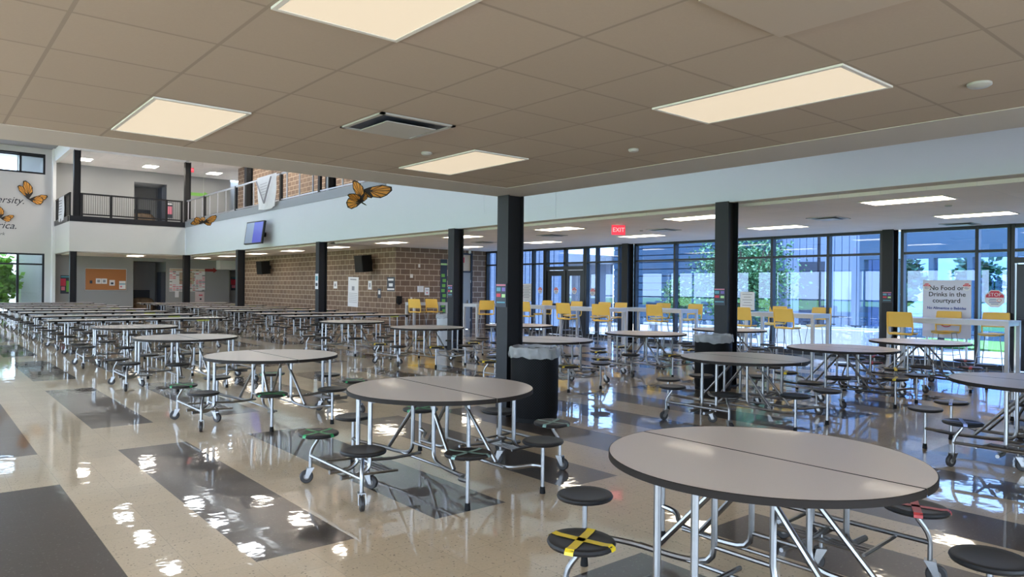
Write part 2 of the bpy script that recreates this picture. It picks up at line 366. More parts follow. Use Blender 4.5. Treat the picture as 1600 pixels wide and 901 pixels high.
# far wall: white with windows on the left, grey under and on the balcony
m_ = MB().use(softw)
m_.box(XL, 5.73, YF, YF+0.3, 3.03, 6.93).box(XL, 5.73, YF, YF+0.3, 7.93, ZA).box(5.07, 5.73, YF, YF+0.3, 0, 3.03).box(5.07, 5.73, YF, YF+0.3, 6.93, 7.93).box(XL, -3.0, YF, YF+0.3, 0, 3.03).box(XL, -3.0, YF, YF+0.3, 6.93, 7.93)
m_.box(XL, 5.07, YF, YF+0.3, 0, 0.12)
struct(m_.build('wall_far', smooth=False), 'white far wall with a painted quotation')
struct(B(white, 5.34, 5.47, 41.55, YF, 0, ZA).build('trim_far_pilaster', smooth=False))
m_ = MB().use(greyp)
for z0, z1, al in ((0, 3.02, 2.80), (4.6, ZU, 7.0)):
    m_.box(5.73, 9.05, YF, YF+0.2, z0, z1).box(9.05, 10.65, YF, YF+0.2, al, z1).box(10.65, 13.95, YF, YF+0.2, z0, z1).box(14.0, 17, YF+0.6, YF+0.8, z0, z1).box(13.95, 14.05, YF, YF+0.8, z0, z1)
    m_.box(8.90, 9.05, YF+0.2, YF+2.2, z0, z1).box(10.65, 10.80, YF+0.2, YF+2.2, z0, z1).box(8.90, 10.80, YF+2.2, YF+2.35, z0, z1).box(8.9, 10.8, YF+0.2, YF+2.2, al, al+0.15)
m_.box(5.47, 5.73, YF-0.02, YF+0.2, 0, 3.02).box(5.47, 5.73, YF-0.02, YF+0.2, 4.62, ZU).box(17, 17.2, 37.4, 43, 0, 8).box(13.2, 17.2, 37.3, 37.5, 0, 8)
struct(m_.build('wall_far_grey', smooth=False), 'grey wall under and above the balcony')
struct(MB().use(slate).box(9.06, 10.35, YF+2.12, YF+2.2, 0, 1.25).box(9.06, 10.35, YF+2.12, YF+2.2, 4.62, 5.75).build('trim_alcove_panel', smooth=False))
# left side wall with tall windows and a clerestory, near wall, outer closing
m_ = MB().use(white)
m_.box(XL-0.3, XL, YN, 46, 0, 0.12).box(XL-0.3, XL, YN, 46, 2.7, 6.7).box(XL-0.3, XL, YN, 46, 7.8, ZA)
for k in range(12): m_.box(XL-0.3, XL, -3.7+k*4.1, -3.3+k*4.1, 0.12, 7.8)
struct(m_.build('wall_left', smooth=False))
m_ = MB().use(white).box(XL, XG, YN-0.3, YN, 0, 0.12).box(XL, XG, YN-0.3, YN, 2.6, ZA)  # wall behind the viewer, its unseen openings added for fill daylight
m_.box(6.0, XG, YN-0.3, YN, 0.12, 2.6)
for k in range(4): m_.box(XL+k*2.9, XL+k*2.9+0.25, YN-0.3, YN, 0.12, 2.6)
struct(m_.build('wall_near', smooth=False))
struct(B(white, XG+0.0, XG+0.3, YN, 1.5, 0, CR+0.3).build('wall_right_near', smooth=False))
# bulkhead control joints
struct(MB().use(skyw).box(XB-0.006, XB, 10.9, 10.912, 3.02, 8).box(XB-0.006, XB, 13.35, 13.362, 3.3, 8).box(XB-0.006, XB, 10.9, 13.35, 3.3, 3.308).build('trim_control_joint', smooth=False))

# window frames --------------------------------------------------------------
def window_x(name, label, x, ys, z0, z1, transoms, mw=0.065, d=0.12):       # glazing in the plane X = x
    root = struct(empty(name, (0, 0, 0)), label)
    f = MB().use(frameal)
    for y in ys: f.box(x-d, x+d*0.3, y-mw/2, y+mw/2, z0, z1)
    y0, y1 = min(ys), max(ys)
    for z, hgt in [(z0+0.05, 0.10), (z1-0.035, 0.07)]+[(t, 0.055) for t in transoms]: f.box(x-d*0.9, x+d*0.25, y0, y1, z-hgt/2, z+hgt/2)
    f.build('window_frame', root, smooth=False)
    MB().use(glass).box(x-0.01, x-0.004, y0, y1, z0, z1).build('glass', root, smooth=False)
    return root
window_x('window_1', 'courtyard glazing beside the double doors', XG, [YD-0.04, 21.1, 20.0, 19.06, 18.45], 0, CR, [2.43])
window_x('window_2', 'courtyard glazing between the double doors and the corner column', XG, [16.42, 15.96, 15.0, 14.75], 0, CR, [2.43])
window_x('window_3', 'courtyard glazing in front of the dark slatted building', XG, [14.35, 12.87, 11.3, 9.81, 8.34, 7.10], 0, CR, [2.43])
window_x('window_4', 'courtyard glazing behind the rightmost high table', XG, [6.65, 5.19, 4.62], 0, CR, [2.43])
window_x('window_5', None, XG, [3.55, 1.5], 0, CR, [2.43])
def window_y(name, label, y, xs, z0, z1, transoms):
    root = struct(empty(name, (0, 0, 0)), label); f = MB().use(frameal)
    for x in xs: f.box(x-0.05, x+0.05, y-0.05, y+0.12, z0, z1)
    for z in [z0+0.05, z1-0.04]+transoms: f.box(min(xs), max(xs), y-0.04, y+0.1, z-0.04, z+0.04)
    f.build('window_frame', root, smooth=False); MB().use(clear).box(min(xs), max(xs), y+0.05, y+0.056, z0, z1).build('glass', root, smooth=False)
window_y('window_6', 'tall window looking onto green plants at the far left', YF+0.08, [5.03, 3.98, 2.6, 1.2, -0.2, -1.6, -3.0], 0.12, 3.03, [2.50])
window_y('window_7', 'high window above the painted quotation', YF+0.08, [5.03, 4.05, 2.0, 0, -2.0, -3.0], 6.93, 7.93, [7.80])
lf = struct(empty('window_8', (0, 0, 0))); f = MB().use(frameal)
for k in range(12):
    for j in range(3): f.box(XL-0.2, XL-0.08, -3.3+k*4.1+j*1.75-0.03, -3.3+k*4.1+j*1.75+0.03, 0.12, 7.8)
for z in (0.15, 1.1, 2.66, 6.73, 7.77): f.box(XL-0.2, XL-0.08, YN, 45, z-0.04, z+0.04)
f.build('window_frame', lf, smooth=False)

# doors ------------------------------------------------------------------------
def glazed_door(name, label, x, y0, y1, leaves, hy, z1=2.2, body=None):
    root = struct(empty(name, (0, 0, 0)), label); f = MB().use(frameal)
    f.box(x-0.12, x+0.05, y0-0.08, y0, 0, CR).box(x-0.12, x+0.05, y1, y1+0.08, 0, CR).box(x-0.11, x+0.04, y0, y1, z1-0.0, z1+0.12).box(x-0.1, x+0.03, y0, y1, 2.40, 2.46).box(x-0.1, x+0.03, y0, y1, CR-0.08, CR)
    n = leaves; w = (y1-y0)/n
    for k in range(n+1):
        if 0 < k < n: f.box(x-0.1, x+0.03, y0+k*w-0.05, y0+k*w+0.05, 0, CR)
    f.build('door_frame', root, smooth=False)
    MB().use(glass).box(x-0.01, x-0.004, y0, y1, z1+0.12, CR).build('glass', root, smooth=False)
    for k in range(n):
        a, b = y0+k*w+0.02, y0+(k+1)*w-0.02; g = MB().use(frameal)
        st = 0.16
        g.box(x-0.07, x-0.02, a, a+st, 0.01, z1-0.02).box(x-0.07, x-0.02, b-st, b, 0.01, z1-0.02).box(x-0.07, x-0.02, a+st, b-st, z1-0.20, z1-0.02).box(x-0.07, x-0.02, a+st, b-st, 0.01, 0.28)
        leaf = g.build('door_leaf', root, smooth=False)
        MB().use(glass).box(x-0.05, x-0.044, a+st, b-st, 0.28, z1-0.2).build('glass', leaf, smooth=False)
        MB().use(frameal).box(x-0.15, x-0.08, a+0.05, b-0.05, 0.98, 1.06).build('push_bar', leaf, smooth=False)
        if hy: MB().use(steel).tube([(x-0.07, a+st*0.5, 0.9), (x-0.13, a+st*0.5, 0.9), (x-0.13, a+st*0.5, 1.75), (x-0.07, a+st*0.5, 1.75)], 0.014, 8, 0.03).build('door_handle', leaf)
    return root
glazed_door('door_1', 'black glazed double doors to the courtyard', XG, 16.55, 18.33, 2, False)
glazed_door('door_2', 'black glazed door with a tall pull handle at the right edge', XG, 3.62, 4.52, 1, True, 2.17)
root = struct(empty('door_3'), 'flat grey door with a transom window in the block wall')
MB().use(slate).box(15.30, 15.36, YD-0.03, YD+0.1, 0, 2.86).box(16.22, 16.28, YD-0.03, YD+0.1, 0, 2.86).box(15.36, 16.22, YD-0.03, YD+0.1, 2.80, 2.86).box(15.36, 16.22, YD-0.03, YD+0.1, 2.13, 2.19).build('door_frame', root, smooth=False)
lf_ = MB().use(doorg).box(15.37, 16.21, YD, YD+0.05, 0.01, 2.13).build('door_leaf', root, smooth=False)
MB().use(steel).box(16.08, 16.14, YD-0.06, YD, 0.95, 1.1).build('door_handle', lf_, smooth=False)
MB().use(steel).box(16.19, 16.22, YD-0.02, YD+0.01, 0.3, 0.4).box(16.19, 16.22, YD-0.02, YD+0.01, 1.75, 1.85).build('hinge', lf_, smooth=False)
MB().use(cream).box(15.36, 16.22, YD+0.05, YD+0.06, 2.19, 2.80).use(redp).box(15.45, 15.95, YD+0.045, YD+0.05, 2.5, 2.7).use(greenp).box(15.5, 15.9, YD+0.045, YD+0.05, 2.25, 2.45).build('transom_poster', root, smooth=False)
for zb in (0, 4.6):
    root = struct(empty('door_4' if zb == 0 else 'door_5'))
    MB().use(slate).box(10.42, 10.64, YF+0.02, YF+0.9, zb, zb+2.25).build('door_leaf', root, smooth=False)
root = struct(empty('door_6'), 'narrow grey door with a black edge at the far right')
MB().use(greyp).box(14.05, 15.1, YF+0.53, YF+0.6, 0, 2.2).build('door_leaf', root, smooth=False)
MB().use(slate).box(14.0, 14.06, YF+0.4, YF+0.6, 0, 2.3).box(15.1, 15.25, YF+0.4, YF+0.6, 0, 2.3).build('door_frame', root, smooth=False)
struct(B(white, 13.3, 16.6, 41.3, 42.6, 2.45, CR).build('trim_far_soffit', smooth=False))

# columns ------------------------------------------------------------------------
def column(x, y, z0, z1, label, ax=0.125, ay=0.105, grp='black steel columns'):
    root = tag(empty('steel_column', (x, y, z0)), label, 'column', grp, 'thing'); h = z1-z0
    MB().use(blackst).box(-ax, -ax+0.02, -ay, ay, 0, h).build('flange', root, smooth=False)
    MB().use(blackst).box(ax-0.02, ax, -ay, ay, 0, h).build('flange', root, smooth=False)
    MB().use(blackst).box(-ax+0.02, ax-0.02, -0.055, 0.055, 0, h).build('web', root, smooth=False)
    if z0 == 0: MB().use(blackst).box(-ax-0.03, ax+0.03, -ay-0.03, ay+0.03, 0, 0.015).build('base_plate', root, smooth=False)
    return root
column(5.70, 6.83, 0, CN-0.004, 'thick black steel column at the corner of the low ceiling beside a bin')
ordw = ['black steel column under the bulkhead with a bin at its foot', 'black steel column between the wall door and the yellow chairs, under the bulkhead', 'black steel column under the bulkhead in front of the long paper notice', 'slim black steel column under the bulkhead left of the wall speaker', 'slim black steel column at the inner corner below the balcony']
for k, y in enumerate((6.80, 14.48, 22.05, 29.6, 37.25)): column(XB+(0.0 if k < 4 else 0.05), y, 0, 3.015, ordw[k], 0.145, 0.125)
column(5.58, YB, 0, 3.015, 'slim black steel column left of the cork board, lower floor', 0.13, 0.13)
column(XG-0.22, 14.55, 0, CR, 'black steel column by the glazing at the end of the middle high table', 0.14, 0.12)
column(XG-0.18, 6.88, 0, CR, 'black steel column by the glazing left of the large white sign', 0.14, 0.12)
column(5.72, YB+0.12, 4.62, ZU, 'slim black column on the balcony, at its left end', 0.13, 0.13, 'upper columns')
column(XB+0.10, YB+0.10, 4.62, ZU, 'slim black column on the balcony, at its right corner', 0.13, 0.13, 'upper columns')
column(XB+0.30, 29.6, 4.60, ZU, 'black column behind the upper railing in front of the block wall', 0.13, 0.13, 'upper columns')
column(XB+0.30, 22.05, 4.60, ZU, 'black column behind the upper railing near the large hanging butterfly', 0.13, 0.13, 'upper columns')

# railings ---------------------------------------------------------------------
root = tag(empty('balcony_railing', (5.6, YB, 4.62)), 'black metal railing with fine bars along the far balcony', 'railing')
MB().use(blackst).box(0.25, 4.6, 0.0, 0.06, 0.98, 1.05).build('top_rail', root, smooth=False)
MB().use(blackst).box(0.25, 4.6, 0.0, 0.05, 0.06, 0.12).build('bottom_rail', root, smooth=False)
for x in (0.3, 1.48, 2.55, 3.85, 4.55): MB().use(blackst).box(x-0.05, x+0.05, -0.02, 0.07, 0, 1.05).build('post', root, smooth=False)
bl = MB().use(frameal)
for k in range(47):
    x = 0.4+k*0.09
    bl.box(x-0.006, x+0.006, 0.02, 0.032, 0.1, 1.0)
tag(bl.build('balusters', root, smooth=False), '', '')
del bl
root2 = tag(empty('bulkhead_railing', (XB+0.05, 18.0, 4.66)), 'steel railing with tall uprights on top of the white bulkhead', 'railing')
railw = mat('pale_rail_steel', (0.55, 0.57, 0.62), 0.3, metal=0.7, noise=0.1)
MB().use(railw).box(-0.03, 0.03, 0.1, 19.2, 0.98, 1.04).build('top_rail', root2, smooth=False)
MB().use(railw).box(-0.025, 0.025, 0.1, 19.2, 0.04, 0.08).build('bottom_rail', root2, smooth=False)
for k in range(18): MB().use(railw).box(-0.02, 0.02, 0.5+k*1.09-0.02, 0.5+k*1.09+0.02, 0, 1.0).build('upright', root2, smooth=False)
for y in (22.35, 25.6, 30.35, 34.5): MB().use(blackst).box(-0.03, 0.05, y-18-0.08, y-18+0.08, 0, 1.04).build('post', root2, smooth=False)
root = tag(empty('side_railing', (5.47, YB, 4.62)), 'short black railing returning at the left end of the balcony', 'railing')
MB().use(blackst).box(-0.03, 0.03, 0.1, 4.2, 0.98, 1.05).build('top_rail', root, smooth=False)
m_ = MB().use(blackst)
for k in range(4): MB().use(blackst).box(-0.03, 0.03, 0.15+k*1.3, 0.22+k*1.3, 0, 1.0).build('post', root, smooth=False)
for k in range(34): m_.box(-0.006, 0.006, 0.25+k*0.115, 0.262+k*0.115, 0.05, 1.0)
m_.build('balusters', root, smooth=False)
for o in bpy.data.objects:
    if o.name.startswith('balusters'):
        for q in ('label', 'category'):
            if q in o: del o[q]

# ceiling lights ------------------------------------------------------------------
def ceiling_light(x0, y0, w, l, z, label, m, grp):
    root = tag(empty('ceiling_light', (x0+w/2, y0+l/2, z)), label, 'ceiling light', grp)
    f = MB().use(lframe); a, b, t = w/2-0.008, l/2-0.008, 0.022
    f.box(-a, a, -b, -b+t, -0.012, -0.001).box(-a, a, b-t, b, -0.012, -0.001).box(-a, -a+t, -b+t, b-t, -0.012, -0.001).box(a-t, a, -b+t, b-t, -0.012, -0.001)
    f.build('frame', root, smooth=False)
    MB().use(m).box(-a+t, a-t, -b+t, b-t, -0.009, -0.002).build('diffuser', root, smooth=False)
T = 0.6096; gx = lambda i: 0.504+T*i; gy = lambda j: 3.509+T*j
near = {(1, -3): 'large warm light panel cut off by the top edge, in the low ceiling', (1, 2): 'warm light panel in the low ceiling nearest its left rim', (5, -3): 'warm light panel in the low ceiling above the nearest round table', (5, 2): 'warm light panel in the low ceiling just before the thick column'}
for i in (-3, 1, 5):
    for j in (-8, -3, 2):
        ceiling_light(gx(i), gy(j), T, 2*T, CN, near.get((i, j), 'warm ceiling light panel behind the viewer in the low ceiling'), panelE, 'light panels in the low ceiling')
nthw = ['first', 'second', 'third', 'fourth', 'fifth', 'sixth', 'seventh', 'eighth', 'ninth', 'tenth']
for r_, x0 in enumerate((11.28, 14.24)):
    for k in range(10):
        y0 = 3.88+k*3.81
        if x0 > 13 and y0 > 20.5: continue
        nm = ('bulkhead' if r_ == 0 else 'courtyard windows')
        ceiling_light(x0, y0, T, 2*T, CR, 'long light panel in the row along the %s, %s from the right' % (nm, nthw[k]), panelR, 'light panels in the courtyard side ceiling')
ceiling_light(2.0+6.2, 38.5, T, 2*T, CR, 'light panel below the balcony near the alcove', panelR, 'light panels in the courtyard side ceiling')
for n_, (x, y) in enumerate(((6.1, 39.6), (9.05, 39.6), (12.2, 39.6))):
    ceiling_light(x, y, 0.65, 0.9, ZU, 'bright ceiling panel over the upper balcony, %s' % ('beside its left column', 'above the alcove', 'above the green arrow')[n_], panelF, 'light panels over the balcony')
for x, y in ((11.4, 34), (11.4, 30), (11.4, 26), (11.4, 22)): ceiling_light(x, y, T, 2*T, ZU, 'upper corridor light panel above the block wall', panelF, 'upper corridor lights')
for x in (-1.8, 6.65, 9.45):  # leftmost row is out of view, added to brighten the hall
    for y in (9.5, 13, 16.5, 20, 25.9, 29.6, 32.9, 38.6):
        if x > 5.4 and (y > 37 or y < 21): continue
        ceiling_light(x, y, T, 2*T, ZA, 'high atrium light panel hidden above the low ceiling, left row added for light', panelH, 'atrium light panels')
# vents, detectors ----------------------------------------------------------------
vw = mat('vent_white', (0.42, 0.41, 0.39), 0.4, noise=0.03)
def vent(x0, y0, w, z, label):
    root = tag(empty('ceiling_vent', (x0+w/2, y0+w/2, z)), label, 'air vent', 'square ceiling vents'); a = w/2-0.01
    MB().use(vw).box(-a, a, -a, -a+0.03, -0.012, -0.001).box(-a, a, a-0.03, a, -0.012, -0.001).box(-a, -a+0.03, -a, a, -0.012, -0.001).box(a-0.03, a, -a, a, -0.012, -0.001).build('frame', root, smooth=False)
    b = a-0.03; c = a-0.10
    MB().use(slate).box(-b, b, -b, b, -0.004, -0.001).build('recess', root, smooth=False)
    MB().use(vw).add([(-b, -b, -0.006), (b, -b, -0.006), (b, b, -0.006), (-b, b, -0.006), (-c, -c, -0.03), (c, -c, -0.03), (c, c, -0.03), (-c, c, -0.03)], [(4, 7, 6, 5)]).box(-c, c, -c, c, -0.032, -0.026).build('face_plate', root, smooth=False)
vent(gx(3), gy(1)-T*0.0-T*0.0, T, CN, 'square air vent with a raised plate in the low ceiling')
for n_, (x, y) in enumerate(((13.1, 6.3), (13.1, 10.2), (12.55, 13.4), (13.1, 17.0), (16.0, 5.0))):
    vent(x, y, T, CR, ('air vent between the two nearest long light panels', 'air vent beyond the bulkhead column light', 'air vent left of the red exit sign', 'air vent over the far yellow chairs', 'air vent beside the glazing at the far right')[n_])
def disc(x, y, z, r, label, name='smoke_detector', cat='smoke detector'):
    r *= 0.85
    tag(MB().use(vw).lathe([(r, 0), (r, -0.012), (r*0.75, -0.022), (0.001, -0.025)], seg=24).build(name), label, cat).location = (x, y, z-0.001)
disc(3.34, 5.12, CN, 0.055, 'small round detector in the low ceiling behind the vent'); disc(4.45, 1.36, CN, 0.07, 'round detector in the low ceiling at the far right'); disc(4.50, 3.84, CN, 0.05, 'round detector in the low ceiling right of the middle')
disc(12.7, 4.3, CR, 0.06, 'round detector between the long light panels at right'); disc(13.2, 11.0, CR, 0.05, 'round detector right of the exit sign')
tag(MB().use(mat('panel_tan', (0.42, 0.35, 0.28), 0.5)).box(-0.30, 0.30, -0.30, 0.30, -0.02, 0.0).use(slate).box(-0.305, 0.305, -0.307, -0.30, -0.012, -0.001).box(-0.307, -0.30, -0.3, 0.3, -0.012, -0.001).build('access_panel', smooth=False), 'smooth square access panel at the top edge of the low ceiling', 'ceiling panel').location = (gx(4)-T/2+T*0.0, gy(-3)-T/2, CN)
# exit signs
exitred = mat('exit_red', (0.85, 0.05, 0.09), 0.4, emit=0.28)
def exit_sign(x, y, z, label):
    root = tag(empty('exit_sign', (x, y, z)), label, 'exit sign')
    MB().use(lframe).box(-0.08, 0.08, -0.02, 0.02, -0.03, 0).build('canopy', root, smooth=False)
    MB().use(exitred).box(-0.15, 0.15, -0.012, 0.012, -0.24, -0.03).build('panel', root, smooth=False)
    t = letter('EXIT', 0.13, mat('exit_letters', (1.0, 0.45, 0.45), 0.4, emit=0.4), root, 0, 0); t.location = (0, -0.014, -0.135); t.rotation_euler = (R(90), 0, 0)
exit_sign(11.55, 10.25, CR, 'red exit sign hanging in front of the courtyard side lights'); bpy.data.objects['exit_sign'].rotation_euler = (0, 0, R(-30))
exit_sign(11.0, 38.9, ZU, 'pink red exit sign hanging over the upper balcony')

# ------------------------------------------------------------------ round tables
def seat_mesh():
    return MB().use(seatm).lathe([(0.03, 0.372), (0.130, 0.375), (0.160, 0.385), (0.166, 0.397), (0.160, 0.407), (0.148, 0.411), (0.120, 0.406), (0.0005, 0.404)], seg=28, sx=1.02, sy=0.95).mesh('seat')
SEATM = seat_mesh()
def cross_mesh(m, w=0.034):
    mb = MB().use(m)
    for a in (R(38), R(-42)):
        d = Vector((math.cos(a), math.sin(a), 0)); p = Vector((-d.y, d.x, 0)); prof = [(-0.170, 0.388), (-0.166, 0.402), (-0.150, 0.4125), (-0.12, 0.4085), (0.12, 0.4085), (0.150, 0.4125), (0.166, 0.402), (0.170, 0.388)]
        v = []
        for t, z in prof: v += [d*t*0.99+p*w/2+Vector((0, 0, z)), d*t*0.99-p*w/2+Vector((0, 0, z))]
        mb.add(v, [(2*i, 2*i+1, 2*i+3, 2*i+2) for i in range(len(prof)-1)])
    me = mb.mesh('tape_cross', False)
    return me
CROSS = {}
def caster(parent, x, y, ztop, ang, r=0.052):
    c = MB().use(chrome).tube([(0, 0, ztop), (0, 0, 0.125)], 0.011, 8, 0).box(-0.028, 0.028, -0.026, 0.026, 0.116, 0.124)
    for s in (-1, 1): c.add([(-0.026, s*0.024, 0.118), (0.030, s*0.024, 0.118), (0.045, s*0.024, 0.045), (0.018, s*0.024, 0.042), (-0.026, s*0.027, 0.118), (0.030, s*0.027, 0.118), (0.045, s*0.027, 0.045), (0.018, s*0.027, 0.042)], [(0, 1, 2, 3), (7, 6, 5, 4), (0, 4, 5, 1), (1, 5, 6, 2), (2, 6, 7, 3), (3, 7, 4, 0)])
    o = c.build('caster', parent); o.location = (x, y, 0); o.rotation_euler = (0, 0, ang)
    w = MB().use(wheelm).lathe([(0.028, -0.016), (r-0.006, -0.016), (r, -0.010), (r, 0.010), (r-0.006, 0.016), (0.028, 0.016)], c=(0.030, 0, r), seg=24, axis='y')
    w.use(hub).lathe([(0.008, -0.020), (0.030, -0.014), (0.030, 0.014), (0.008, 0.020)], c=(0.030, 0, r), seg=16, axis='y').build('wheel', o)
    return o
STOOLS = [(-0.90, 0.38, 'c'), (-0.90, -0.38, 'c'), (0.90, 0.38, 'c'), (0.90, -0.38, 'c'), (-0.35, 0.89, 'f'), (-0.35, -0.89, 'f'), (0.35, 0.89, 'f'), (0.35, -0.89, 'f')]
def make_round():
    root = empty('round_stool_table')
    for s in (-1, 1):
        a0, a1 = (-math.pi/2, math.pi/2) if s > 0 else (math.pi/2, 3*math.pi/2)
        off = s*0.004; n = 48
        arc = lambda r: [(off+r*math.cos(a0+(a1-a0)*k/n), r*math.sin(a0+(a1-a0)*k/n)) for k in range(n+1)]
        t = MB().use(lam).prism(arc(0.757), 0.706, 0.737).build('tabletop', root)
        e = MB().use(edge); o_, i_ = arc(0.762), arc(0.7575); v = []
        for (x, y) in o_: v += [(x, y, 0.704), (x, y, 0.735)]
        for (x, y) in i_: v += [(x, y, 0.704), (x, y, 0.7375)]
        m = 2*(n+1); fs = []
        for k in range(n): fs += [(2*k, 2*k+2, 2*k+3, 2*k+1), (2*k+1, 2*k+3, m+2*k+3, m+2*k+1), (2*k, m+2*k, m+2*k+2, 2*k+2)]
        e.add(v, fs).box(off-0.0025, off+0.0015, -0.757, 0.757, 0.704, 0.7376); e.build('edge_band', t)
        # channels under the half top
        u = MB().use(steel)
        for y in (-0.10, 0.10): u.box(s*0.10, s*0.70, y-0.018, y+0.018, 0.682, 0.705)
        u.box(s*0.12, s*0.16, -0.42, 0.42, 0.68, 0.705).box(s*0.02, s*0.08, -0.62, -0.55, 0.685, 0.705).box(s*0.02, s*0.08, 0.55, 0.62, 0.685, 0.705)
        u.build('under_channel', root, smooth=False)
        # outer posts, shelf and stool rail
        fr = MB().use(chrome)
        for y in (-0.10, 0.10): fr.tube([(s*0.70, y, 0.695), (s*0.70, y, 0.20), (s*0.77, y, 0.15), (s*0.935, y, 0.15)], 0.0175, 8, 0.07)
        fr.tube([(s*0.70, -0.10, 0.23), (s*0.70, 0.10, 0.23)], 0.013, 8, 0)
        fr.tube([(s*0.94, -0.44, 0.215), (s*0.94, 0.44, 0.215)], 0.014, 8, 0)
        fr.build('outer_post_frame', root)
        sh = MB().use(chrome)
        for x in (0.66, 0.62, 0.58): sh.tube([(s*x, -0.26, 0.185), (s*x, 0.26, 0.185)], 0.009, 6, 0)
        for y in (-0.26, 0.26): sh.tube([(s*0.55, y, 0.185), (s*0.94, y, 0.20)], 0.010, 6, 0)
        sh.build('rack', root)
        # inner frame of this half
        fi = MB().use(chrome)
        for t_ in (-1, 1):
            fi.tube([(s*0.17, t_*0.16, 0.695), (s*0.17, t_*0.16, 0.19), (s*0.19, t_*0.34, 0.165), (s*0.22, t_*0.66, 0.165), (s*0.35, t_*0.78, 0.195), (s*0.35, t_*0.89, 0.205)], 0.0165, 8, 0.09)
            fi.tube([(s*0.15, t_*0.06, 0.67), (s*0.20, t_*0.50, 0.185)], 0.0155, 8, 0)
        fi.tube([(s*0.17, -0.16, 0.27), (s*0.17, 0.16, 0.27)], 0.012, 8, 0)
        fi.tube([(s*0.14, -0.16, 0.655), (s*0.14, 0.16, 0.655)], 0.013, 8, 0)
        fi.build('inner_frame', root)
        lk = MB().use(chrome).tube([(s*0.70, 0.0, 0.23), (s*0.45, 0.0, 0.21), (s*0.19, 0.0, 0.22)], 0.012, 8, 0.03).tube([(s*0.19, -0.62, 0.165), (s*0.19, 0.62, 0.165)], 0.011, 8, 0)
        lk.build('link_bar', root)
        caster(root, s*0.65, 0.02, 0.23, R(-60) if s < 0 else R(130))
    for k, (x, y, kd) in enumerate(STOOLS):
        st = bpy.data.objects.new('seat', SEATM); link(st, root); st.location = (x, y, 0)
        st.rotation_euler = (0, 0, math.atan2(y, x)+math.pi/2)
        if kd == 'c':
            s, t_ = (1 if x > 0 else -1), (1 if y > 0 else -1)
            MB().use(chrome).tube([(x, y, 0.374), (x+s*0.005, y+t_*0.005, 0.345), (s*0.94, t_*0.44, 0.255), (s*0.94, t_*0.44, 0.10)], 0.0135, 8, 0.05).build('stool_post', root)
            caster(root, s*0.94, t_*0.44, 0.13, R(random.choice((-70, -110, 160, -40, -95))))
        else:
            s, t_ = (1 if x > 0 else -1), (1 if y > 0 else -1)
            p = MB().use(chrome).tube([(x, y, 0.374), (x, y, 0.03)], 0.0145, 10, 0).build('stool_post', root)
            MB().use(rubber).lathe([(0.022, 0), (0.021, 0.02), (0.018, 0.05), (0.015, 0.052)], c=(x, y, 0), seg=14).build('rubber_foot', p)
    return root
proto = make_round()
# positions, tape colours of the four crossed stools, label
RT = [
 (3.28, 1.94, 'yrrr', 'big grey round table closest to the viewer, with a yellow-taped stool'),
 (3.38, 4.93, 'gGGg', 'grey round table with green-taped stools in front of the thick black column'),
 (3.33, 8.43, 'gggg', 'grey round table behind and left of the one by the column, green tape'),
 (3.37, 12.07, ' y  ', 'grey round table fourth from the viewer in the left row'),
 (3.40, 15.56, '    ', 'grey round table at the end of the left row against the long tables'),
 (8.15, 1.94, 'bbbb', 'round table cut off by the right edge, with blue-taped stool'),
 (7.92, 4.95, '    ', 'round table in front of the bin that stands at the bulkhead column'),
 (7.96, 8.60, 'yyyy', 'round table directly behind the thick column and its bin'),
 (8.25, 12.56, 'yyyy', 'round table with yellow-taped stools left of the thick column'),
 (8.06, 15.51, '    ', 'small looking round table before the block wall, beyond the yellow-taped one'),
 (10.52, 4.95, 'yyyy', 'round table between the bulkhead column and the rightmost high table'),
 (10.74, 8.82, 'yyyy', 'round table in front of the middle yellow chairs, left of the bulkhead column'),
 (10.51, 12.26, '    ', 'farthest round table half hidden by the thick column'),
 (13.05, 4.84, 'rrrr', 'round table with orange-red taped stool in front of the large white sign'),
 (13.36, 8.71, '    ', 'round table behind the bulkhead column, near the pale courtyard'),
 (10.75, 1.90, '    ', 'round table off the right edge whose stools only just show'),
]
TC = {'y': 'yellow', 'g': 'green', 'G': 'mint', 'r': 'red', 'b': 'blue'}
for c in TC: CROSS[c] = cross_mesh(tape[TC[c]], 0.042 if c in 'yr' else 0.032)
TAPED = [0, 3, 5, 6]           # seats carrying a cross
for n_, (x, y, tp, lab) in enumerate(RT):
    o = proto if n_ == 0 else copy_tree(proto)
    o.location = (x, y, 0); o.rotation_euler = (0, 0, R(random.uniform(-1.5, 1.5)) if n_ else 0)
    tag(o, lab, 'table', 'round stool tables')
def seats_of(o):
    out = [c for c in kids(o) if c.name.split('.')[0] == 'seat']
    return out
rt_roots = [o for o in COL.objects if o.name.split('.')[0] == 'round_stool_table']
for o, (x, y, tp, lab) in zip(rt_roots, RT):
    ss = seats_of(o)
    for q, idx in enumerate(TAPED):
        ch = tp[q]
        if ch == ' ': continue
        want = STOOLS[idx]; st = min(ss, key=lambda c: (c.location.x-want[0])**2+(c.location.y-want[1])**2)
        t = bpy.data.objects.new('tape_cross', CROSS[ch]); link(t, st); st['label'] = 'black seat crossed with %s tape' % TC[ch]

